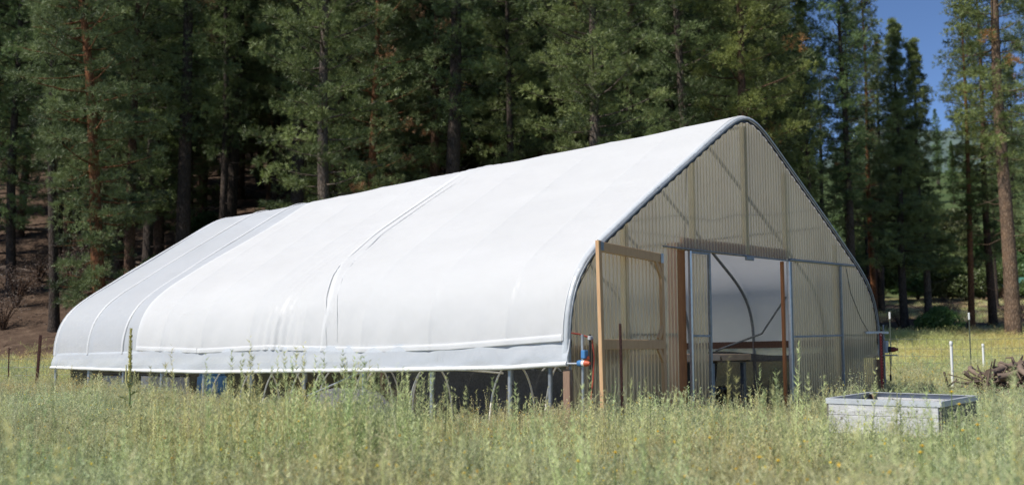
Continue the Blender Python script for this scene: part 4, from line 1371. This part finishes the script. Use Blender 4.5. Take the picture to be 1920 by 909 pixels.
# crumpled grey tarp over a heap
tp = MB(); Pg = []
for i in range(26):
    row = []
    for j in range(18):
        u_, v_ = i / 25 * 2 - 1, j / 17 * 2 - 1
        r2 = max(0, 1 - (u_ ** 4 + v_ ** 4))
        h = .95 * r2 ** .5 * (.75 + .25 * math.sin(u_ * 5 + v_ * 3)) + .05 * math.sin(u_ * 17 + v_ * 9)
        row.append(gpt(2.4 + v_ * .6, 7.6 + u_ * 1.0, max(.0, h * .66)))
    Pg.append(row)
tp.grid(Pg)
tag(tp.build("grey_tarp", M['tarp']), "crumpled pale grey tarp heaped behind the hoops under the greenhouse side", "tarp")
# blue barrel
br = empty("blue_barrel", gpt(.95, 10.4, -.1), 0, "blue plastic barrel under the far part of the greenhouse side", "barrel")
lathe(MB(), [(0, .25), (.03, .29), (.28, .30), (.30, .312), (.33, .30), (.6, .30), (.62, .312), (.65, .30), (.9, .29), (.93, .25)], (0, 0, .02), (0, 0, 1), 20).build("body", M['barrel'], br)
lathe(MB(), [(.93, .26), (.96, .26)], (0, 0, .03), (0, 0, 1), 20).build("lid", M['barrel'], br)
# grey crates near the far end
for (s, t, z) in ((.8, 14.2, 0), (1.2, 13.2, 0), (1.0, 12.0, 0)):
    e = empty("storage_crate", gpt(s, t, z), YAW, "grey plastic crate in the shadow at the far end of the greenhouse side", "crate", "crates at the far end")
    MB().box((0, 0, .40), (.5, .4, .8), None, .02).build("crate_body", M['grey_box'], e)
    MB().box((0, 0, .815), (.53, .43, .03), None, .008).build("rim", M['black'], e)

# bare garden soil inside
b = MB()
b.grid([[gpt(s, t, .012 + T(*gpt(s, t)[:2]) + .03 * math.sin(s * 3.1) * math.sin(t * 2)) for t in np.linspace(.2, 15.5, 30)] for s in np.linspace(.3, 8.9, 16)])
M['dirt'] = pmat('dry_dirt', (.17, .14, .105), (.09, .075, .055), .95, 0, 2, None, .5, 9)
tag(b.build("garden_soil", M['dirt']), kind="structure")

# ------------------------------------------------------------------ meadow
def ribbon(V, F, Tn, p0, d, L, wd, bend, seg, tint, rs):
    d = unit(d)
    sd = unit(np.cross(d, rs.normal(size=3)))
    bdir = unit(np.array([d[0], d[1], 0]) + 1e-6) if abs(d[0]) + abs(d[1]) > 1e-4 else np.array([1., 0, 0])
    b0 = len(V)
    for i in range(seg):
        t = i / seg
        p = p0 + d * L * t + bdir * bend * L * t * t - np.array([0, 0, bend * .5 * L * t ** 3])
        w_ = wd * (1 - t * .75)
        V.append(p - sd * w_ / 2); V.append(p + sd * w_ / 2); Tn += [tint, tint]
    p = p0 + d * L + bdir * bend * L - np.array([0, 0, bend * .5 * L])
    V.append(p); Tn.append(tint)
    for i in range(seg - 1):
        a = b0 + 2 * i
        F.append((a, a + 1, a + 3)); F.append((a, a + 3, a + 2))
    a = b0 + 2 * (seg - 1)
    F.append((a, a + 1, a + 2))
    return p

def finish(name, V, F, Tn, mat):
    me = tri_mesh(name, np.array(V), np.array(F), np.array(Tn), M[mat])
    return bpy.data.objects.new(name, me)          # only a pattern for the meadow, never linked on its own

def grass_tuft(seed, n=34, h=.5, spread=.10, mat='grass', wd=.006, heads=.25):
    rs = np.random.RandomState(seed); V, F, Tn = [], [], []
    for i in range(n):
        a = rs.uniform(0, 6.28); r = spread * math.sqrt(rs.uniform())
        p0 = np.array([math.cos(a) * r, math.sin(a) * r, -.02])
        t = R(rs.uniform(2, 24)); a2 = a + rs.normal() * .8
        d = np.array([math.cos(a2) * math.sin(t), math.sin(a2) * math.sin(t), math.cos(t)])
        L = h * rs.uniform(.45, 1.1); ti = np.clip(rs.normal(.45, .2), 0, .8)
        tip = ribbon(V, F, Tn, p0, d, L, wd, rs.uniform(.05, .35), 3, ti, rs)
        if rs.uniform() < heads:
            for k in range(6):
                dd = d * .8 + rs.normal(size=3) * .5
                ribbon(V, F, Tn, tip - d * .012 * k, dd, .035, .007, 0, 1, min(.8, ti + .25), rs)
    return finish("grass_tuft", V, F, Tn, mat)

def forb(seed, h=.6, nst=5, fl=.3, mat='weed', leaf=.04):
    """bushy many-branched weed with little yellow heads"""
    rs = np.random.RandomState(seed); V, F, Tn = [], [], []
    for s in range(nst):
        a = rs.uniform(0, 6.28); t = R(rs.uniform(3, 20))
        d = unit([math.cos(a) * math.sin(t), math.sin(a) * math.sin(t), math.cos(t)])
        p0 = np.array([math.cos(a), math.sin(a), 0]) * rs.uniform(0, .08)
        L = h * rs.uniform(.6, 1.08); ti = np.clip(rs.normal(.4, .15), 0, .75)
        tip = ribbon(V, F, Tn, p0, d, L, .008, rs.uniform(0, .12), 3, ti, rs)
        nb = int(9 + L * 12)
        tips = [tip]
        for k in range(nb):
            f = rs.uniform(.15, .98)
            q = p0 + d * L * f
            a2 = rs.uniform(0, 6.28)
            bd = unit(np.array([math.cos(a2) * .62, math.sin(a2) * .62, .9]))
            bl = L * (1 - f) * rs.uniform(.3, .8) + .05
            tt = ribbon(V, F, Tn, q, bd, bl, .0045, .05, 2, ti, rs)
            tips.append(tt)
            for m_ in range(4):
                qq = q + bd * bl * rs.uniform(.2, 1)
                ld = unit(bd + rs.normal(size=3) * .4)
                ribbon(V, F, Tn, qq, ld, leaf * rs.uniform(.8, 1.6), .0048, .1, 1, np.clip(ti + rs.normal() * .12, 0, .8), rs)
        for k in range(int(20 * L)):
            q = p0 + d * L * rs.uniform(.05, .95)
            ld = unit(rs.normal(size=3) * .6 + np.array([0, 0, .9]))
            ribbon(V, F, Tn, q, ld, leaf * rs.uniform(1, 2), .0052, .2, 1, np.clip(ti + rs.normal() * .12, 0, .8), rs)
        for tt in tips:
            yel = rs.uniform() < fl
            c = 1.0 if yel else min(.8, ti + .2)
            for m_ in range(5 if yel else 3):
                ribbon(V, F, Tn, tt, unit(rs.normal(size=3) + np.array([0, 0, .7])), .014 if yel else .012, .010 if yel else .007, 0, 1, c, rs)
    return finish("weed", V, F, Tn, mat)

def spike(seed, h=.95, n=4, mat='tallweed'):
    """tall straight weed, narrow leaves all the way up"""
    rs = np.random.RandomState(seed); V, F, Tn = [], [], []
    for s in range(n):
        a = rs.uniform(0, 6.28); t = R(rs.uniform(0, 7))
        d = unit([math.cos(a) * math.sin(t), math.sin(a) * math.sin(t), math.cos(t)])
        p0 = np.array([math.cos(a), math.sin(a), 0]) * rs.uniform(0, .10)
        L = h * rs.uniform(.6, 1.05); ti = np.clip(rs.normal(.45, .15), 0, .75)
        ribbon(V, F, Tn, p0, d, L, .009, rs.uniform(0, .05), 3, ti, rs)
        for k in range(int(95 * L)):
            f = rs.uniform(.08, 1.0) ** .85
            q = p0 + d * L * f
            a2 = rs.uniform(0, 6.28)
            ld = unit(np.array([math.cos(a2) * .55, math.sin(a2) * .55, 1.0]))
            ribbon(V, F, Tn, q, ld, (.085 - .055 * f) * rs.uniform(.7, 1.2), .0065, .25, 1, np.clip(ti + rs.normal() * .14 + .12 * f, 0, .8), rs)
    return finish("tall_weed", V, F, Tn, mat)

def seedstem(seed, h=.8, n=6, mat='weed'):
    """thin bare forking stalks with round buds"""
    rs = np.random.RandomState(seed); V, F, Tn = [], [], []
    for s in range(n):
        a = rs.uniform(0, 6.28); t = R(rs.uniform(2, 16))
        d = unit([math.cos(a) * math.sin(t), math.sin(a) * math.sin(t), math.cos(t)])
        p0 = np.array([math.cos(a), math.sin(a), 0]) * rs.uniform(0, .1)
        L = h * rs.uniform(.65, 1.05); ti = rs.uniform(.25, .7)
        tip = ribbon(V, F, Tn, p0, d, L, .008, .04, 3, ti, rs)
        tips = [tip]
        for k in range(4):
            q = p0 + d * L * rs.uniform(.55, .95)
            bd = unit(d + rs.normal(size=3) * .35)
            tips.append(ribbon(V, F, Tn, q, bd, .14 * rs.uniform(.5, 1.3), .005, 0, 1, ti, rs))
        for tt in tips:
            for m_ in range(6):
                ribbon(V, F, Tn, tt, unit(rs.normal(size=3)), .014, .010, 0, 1, rs.uniform(.4, .8), rs)
    return finish("seed_stem", V, F, Tn, mat)

def scatter(name, protos, pts, rot, scl, idx):
    """one meadow object: plants of one kind standing at the given points"""
    c = bpy.data.collections.new(name + "_plants")
    for i, o in enumerate(protos):
        o.name = "plant_%02d" % i if False else o.name
        c.objects.link(o)
    me = bpy.data.meshes.new(name)
    me.vertices.add(len(pts)); me.vertices.foreach_set("co", np.asarray(pts, np.float32).ravel())
    a = me.attributes.new("rot", 'FLOAT_VECTOR', 'POINT'); a.data.foreach_set("vector", np.asarray(rot, np.float32).ravel())
    a = me.attributes.new("scl", 'FLOAT_VECTOR', 'POINT'); a.data.foreach_set("vector", np.asarray(scl, np.float32).ravel())
    a = me.attributes.new("idx", 'INT', 'POINT'); a.data.foreach_set("value", np.asarray(idx, np.int32))
    ob = link(name, me)
    ng = bpy.data.node_groups.new(name, 'GeometryNodeTree')
    ng.interface.new_socket("Geometry", in_out='INPUT', socket_type='NodeSocketGeometry')
    ng.interface.new_socket("Geometry", in_out='OUTPUT', socket_type='NodeSocketGeometry')
    gi = ng.nodes.new("NodeGroupInput"); gout = ng.nodes.new("NodeGroupOutput")
    iop = ng.nodes.new("GeometryNodeInstanceOnPoints")
    ci = ng.nodes.new("GeometryNodeCollectionInfo")
    ci.inputs["Collection"].default_value = c
    ci.inputs["Separate Children"].default_value = True
    ci.inputs["Reset Children"].default_value = True
    iop.inputs["Pick Instance"].default_value = True
    def attr(nm, typ):
        n = ng.nodes.new("GeometryNodeInputNamedAttribute"); n.data_type = typ
        n.inputs["Name"].default_value = nm
        return n.outputs["Attribute"]
    ng.links.new(gi.outputs[0], iop.inputs["Points"])
    ng.links.new(ci.outputs[0], iop.inputs["Instance"])
    ng.links.new(attr("idx", 'INT'), iop.inputs["Instance Index"])
    ng.links.new(attr("rot", 'FLOAT_VECTOR'), iop.inputs["Rotation"])
    ng.links.new(attr("scl", 'FLOAT_VECTOR'), iop.inputs["Scale"])
    ng.links.new(iop.outputs[0], gout.inputs[0])
    md = ob.modifiers.new("plants", 'NODES'); md.node_group = ng
    return tag(ob, kind="stuff")

mrs = np.random.RandomState(21)
def vnoise(x, y, s, seed):
    r_ = np.random.RandomState(seed); v = 0
    for k in range(7):
        a, b_, c_ = r_.normal(size=2).tolist() + [r_.uniform(0, 6.28)]
        v = v + np.sin((a * x + b_ * y) / s + c_)
    return v / 3.0

def field(dens, ymin, ymax, seed, pf=None):
    """random plant positions in the visible meadow wedge, density per square metre"""
    r_ = np.random.RandomState(seed)
    area = .56 * (ymax ** 2 - ymin ** 2) + 3 * (ymax - ymin)
    n = int(area * dens)
    y = np.sqrt(r_.uniform(ymin ** 2, ymax ** 2, n))
    x = r_.uniform(-1, 1, n) * (.56 * y + 1.5)
    keep = y < meadow_edge(x) + r_.normal(size=n) * 1.5
    dx, dy = x - AX, y - AY
    s = dx * math.cos(YAW) + dy * math.sin(YAW); t = -dx * math.sin(YAW) + dy * math.cos(YAW)
    inside = (s > .12) & (s < W - .1) & (t > .10) & (t < 15.8)
    keep &= ~(inside & (r_.uniform(size=n) < .93))
    keep &= ~((np.abs(x - 4.94) < .0))
    # inside the planter box outline
    for (a, b_) in ():
        pass
    e1 = np.array([.752, -.66]); e2 = np.array([.60, .80])
    qx, qy = x - 4.94, y - 13.73
    keep &= ~((np.abs(qx * e1[0] + qy * e1[1]) < .68) & (np.abs(qx * e2[0] + qy * e2[1]) < .86))
    if pf is not None: keep &= r_.uniform(size=n) < pf(x, y)
    return x[keep], y[keep], inside[keep]

def plant(name, protos, parts, smin, smax, tilt=.12, hfun=None):
    X = np.concatenate([p[0] for p in parts]); Y = np.concatenate([p[1] for p in parts]); I = np.concatenate([p[2] for p in parts])
    r_ = np.random.RandomState(len(X))
    Z = terr(X, Y)
    rot = np.stack([r_.normal(size=len(X)) * tilt, r_.normal(size=len(X)) * tilt, r_.uniform(0, 6.28, len(X))], 1)
    s = r_.uniform(smin, smax, len(X)) * np.where(I, .6, 1) * (1 + .16 * vnoise(X, Y, .8, 77))
    if hfun is not None: s = s * hfun(X, Y)
    s = s * (1 + .10 * (1 - sstep(Y, 7, 10))) * (1 - .10 * sstep(Y, 9.5, 13) + .15 * sstep(Y, 24, 30))
    pxx = 960 + 2010 * X / np.maximum(Y, 1)
    s = s * np.where((pxx > 1520) & (pxx < 1790) & (Y > 8.6) & (Y < 13.7), .92, 1.0)
    wscale = 1 + np.clip((Y - 14) / 30, 0, 1.0)          # far clumps are broader
    scl = np.stack([s * wscale, s * wscale, s], 1)
    return scatter(name, protos, np.stack([X, Y, Z], 1), rot, scl, r_.randint(0, len(protos), len(X)))

patchy = lambda sc_, seed, th, lo=.15: (lambda x, y: np.where(vnoise(x, y, sc_, seed) > th, 1, lo))
# the lush yellow-green grass of the back meadow
plant("meadow_grass", [grass_tuft(100 + i, 34, .5) for i in range(5)],
      [field(16, 3.6, 14, 1, patchy(1.6, 3, .1, .4)), field(9, 14, 26, 2, patchy(2.2, 4, .0, .35)), field(11, 22, 56, 3)], .75, 1.15)
plant("yellow_flowered_weeds", [forb(200 + i, .66, 6, .05) for i in range(5)] + [forb(210 + i, .62, 5, .01) for i in range(2)],
      [field(15, 3.6, 14, 5, patchy(1.3, 6, -.2, .4)), field(13, 13, 25, 6, patchy(1.8, 7, -.3, .3)), field(2.0, 25, 36, 7)], .7, 1.16)
plant("tall_weeds", [spike(300 + i, .95, 4) for i in range(5)],
      [field(13, 3.6, 13, 9, patchy(.9, 10, .15, .25)), field(4, 13, 24, 10, patchy(1.2, 11, .2, .2))], .6, 1.12)
def stand(p, Y, sx_, sy_, n, seed):
    r_ = np.random.RandomState(seed)
    return px(p, Y) + r_.normal(size=n) * sx_, Y + r_.normal(size=n) * sy_, np.zeros(n, bool)
plant("tall_plume_weeds", [spike(350 + i, 1.0, 2) for i in range(5)],
      [stand(690, 9.6, .30, .5, 80, 1), stand(620, 10, .5, .6, 44, 2), stand(520, 9.6, .3, .5, 24, 16), stand(780, 9.8, .3, .5, 18, 17), stand(1450, 8.4, .16, .4, 9, 3), stand(1235, 9, .14, .4, 4, 4), stand(1680, 9.6, .22, .4, 7, 5),
       stand(560, 11.5, .4, .6, 16, 6), stand(1020, 11.5, .22, .5, 9, 7), stand(1495, 9, .12, .4, 4, 8), stand(400, 9.5, .6, .8, 26, 9), stand(180, 10, .8, .9, 26, 10), stand(870, 9.5, .5, .7, 18, 11), stand(60, 9.5, .4, .6, 14, 12), stand(1120, 9, .3, .5, 9, 13), stand(1850, 9, .5, .6, 12, 14), stand(300, 9, .4, .5, 12, 15)], .85, 1.35, .06)
plant("budding_stalks", [seedstem(400 + i, .88, 6) for i in range(4)],
      [field(2.5, 4, 12, 12), field(4, 11, 24, 13)], .7, 1.1)
plant("dry_grass", [grass_tuft(500 + i, 26, .5, .14, 'dry', .006, .4) for i in range(4)],
      [field(5, 3.6, 14, 14, lambda x, y: np.where(vnoise(x, y, 1.4, 15) > .35, 1, .12) * np.where(x < 0, 1, .5)), field(1.6, 14, 30, 16, patchy(2.2, 17, .3, .2)), field(.8, 30, 56, 18)], .65, 1.05)

# forest-edge grass on the open woodland floor at the right
def wfield(dens, seed):
    r_ = np.random.RandomState(seed)
    n = int(dens * 40 * 60)
    y = r_.uniform(54, 112, n); x = y * r_.uniform(.26, .6, n)
    k = vnoise(x, y, 3.0, 44) > .25
    return x[k], y[k], np.zeros(k.sum(), bool)
plant("woodland_grass", [grass_tuft(600 + i, 26, .34, .2, 'dry' if i % 2 else 'grass', .012, .2) for i in range(4)], [wfield(2.2, 19)], .7, 1.2)

# mullein -------------------------------------------------------------------
def mullein(x, y, h, label):
    e = empty("mullein_plant", (x, y, T(x, y)), 0, label, "plant")
    MB().tube([(0, 0, -.05), (.01, 0, h * .5), (0, 0, h * .62)], [.012, .011, .010], 6).build("stem", M['stem'], e)
    rs = np.random.RandomState(8)
    b = MB()
    for i in range(420):
        f = rs.uniform(0, 1); z = h * (.58 + .42 * f)
        a = rs.uniform(0, 6.28); r_ = .021 * (1 - f * .55)
        p = np.array([math.cos(a) * r_, math.sin(a) * r_, z])
        d = np.array([math.cos(a), math.sin(a), .6]) * .014
        sd = np.array([-math.sin(a), math.cos(a), 0]) * .008
        b.add([p - sd, p + sd, p + d + sd, p + d - sd], [(0, 1, 2, 3)])
    b.tube([(0, 0, h * .58), (0, 0, h * .8), (0, 0, h)], [.018, .015, .006], 8)
    b.build("flower_spike", M['mullein'], e)
    for k in range(3):
        a0 = k * 2.1
        q = MB().tube([(0, 0, h * .56), (math.cos(a0) * .05, math.sin(a0) * .05, h * .62), (math.cos(a0) * .06, math.sin(a0) * .06, h * (.70 + .02 * k))], [.012, .014, .006], 6)
        q.build("side_spike", M['mullein'], e)
    for i in range(14):
        z = h * (.03 + .52 * i / 14); a = i * 2.4; l = .30 * (1 - .6 * i / 14)
        d = np.array([math.cos(a), math.sin(a), .55]); sd = np.array([-math.sin(a), math.cos(a), 0]) * l * .17
        p = np.array([0, 0, z])
        m = MB(); m.add([p, p + d * l * .5 + sd + [0, 0, .02], p + d * l - [0, 0, .05 * l], p + d * l * .5 - sd + [0, 0, .02], p + d * l * .5], [(0, 4, 1), (1, 4, 2), (2, 4, 3), (3, 4, 0)])
        m.build("leaf", M['mullein_leaf'], e)
mullein(-4.61, 13.0, 1.66, "tall mullein with a yellow flower spike in front of the far end of the greenhouse")

# single bright yellow flowers near the camera
def flower(x, y, h, r_, label, grp):
    e = empty("yellow_flower", (x, y, T(x, y)), rng.uniform(0, 6), label, "flower", grp)
    MB().tube([(0, 0, 0), (.02, .01, h * .5), (.03, 0, h)], .004, 5).build("stem", M['stem'], e)
    b = MB()
    for k in range(12):
        a = 6.283 * k / 12
        d = Vector((math.cos(a), math.sin(a), .25 + .2 * (k % 2))) * r_
        s_ = Vector((-math.sin(a), math.cos(a), 0)) * r_ * .28
        c = Vector((.03, 0, h))
        b.add([c, c + d * .6 + s_, c + d, c + d * .6 - s_], [(0, 1, 2, 3)])
    b.build("petals", M['petal'], e)
    lathe(MB(), [(-.006, r_ * .2), (.008, r_ * .3), (.014, r_ * .12)], (.03, 0, h), (0, 0, 1), 8).build("flower_head", M['petal'], e)
for (p, yy, Y, r_) in ((1775, 737, 9.5, .024), (1788, 760, 8.2, .020), (1832, 782, 8.0, .022), (1818, 797, 7.6, .022), (1738, 788, 8.2, .018), (1786, 808, 7.4, .018),
                       (1712, 836, 7.2, .022), (1708, 848, 7.0, .022), (1822, 824, 7.0, .016), (1425, 856, 6.8, .024), (1443, 862, 6.9, .020), (1330, 820, 7.4, .018),
                       (1152, 846, 7.0, .018), (468, 822, 7.5, .014), (1212, 745, 11.5, .014), (1085, 862, 6.8, .018)):
    x = px(p, Y); z = EYE - (yy - 641) / 2010 * Y
    flower(x, Y, z - T(x, Y), r_, "small bright yellow wildflower blooming above the weeds near the camera", "bright yellow wildflowers")
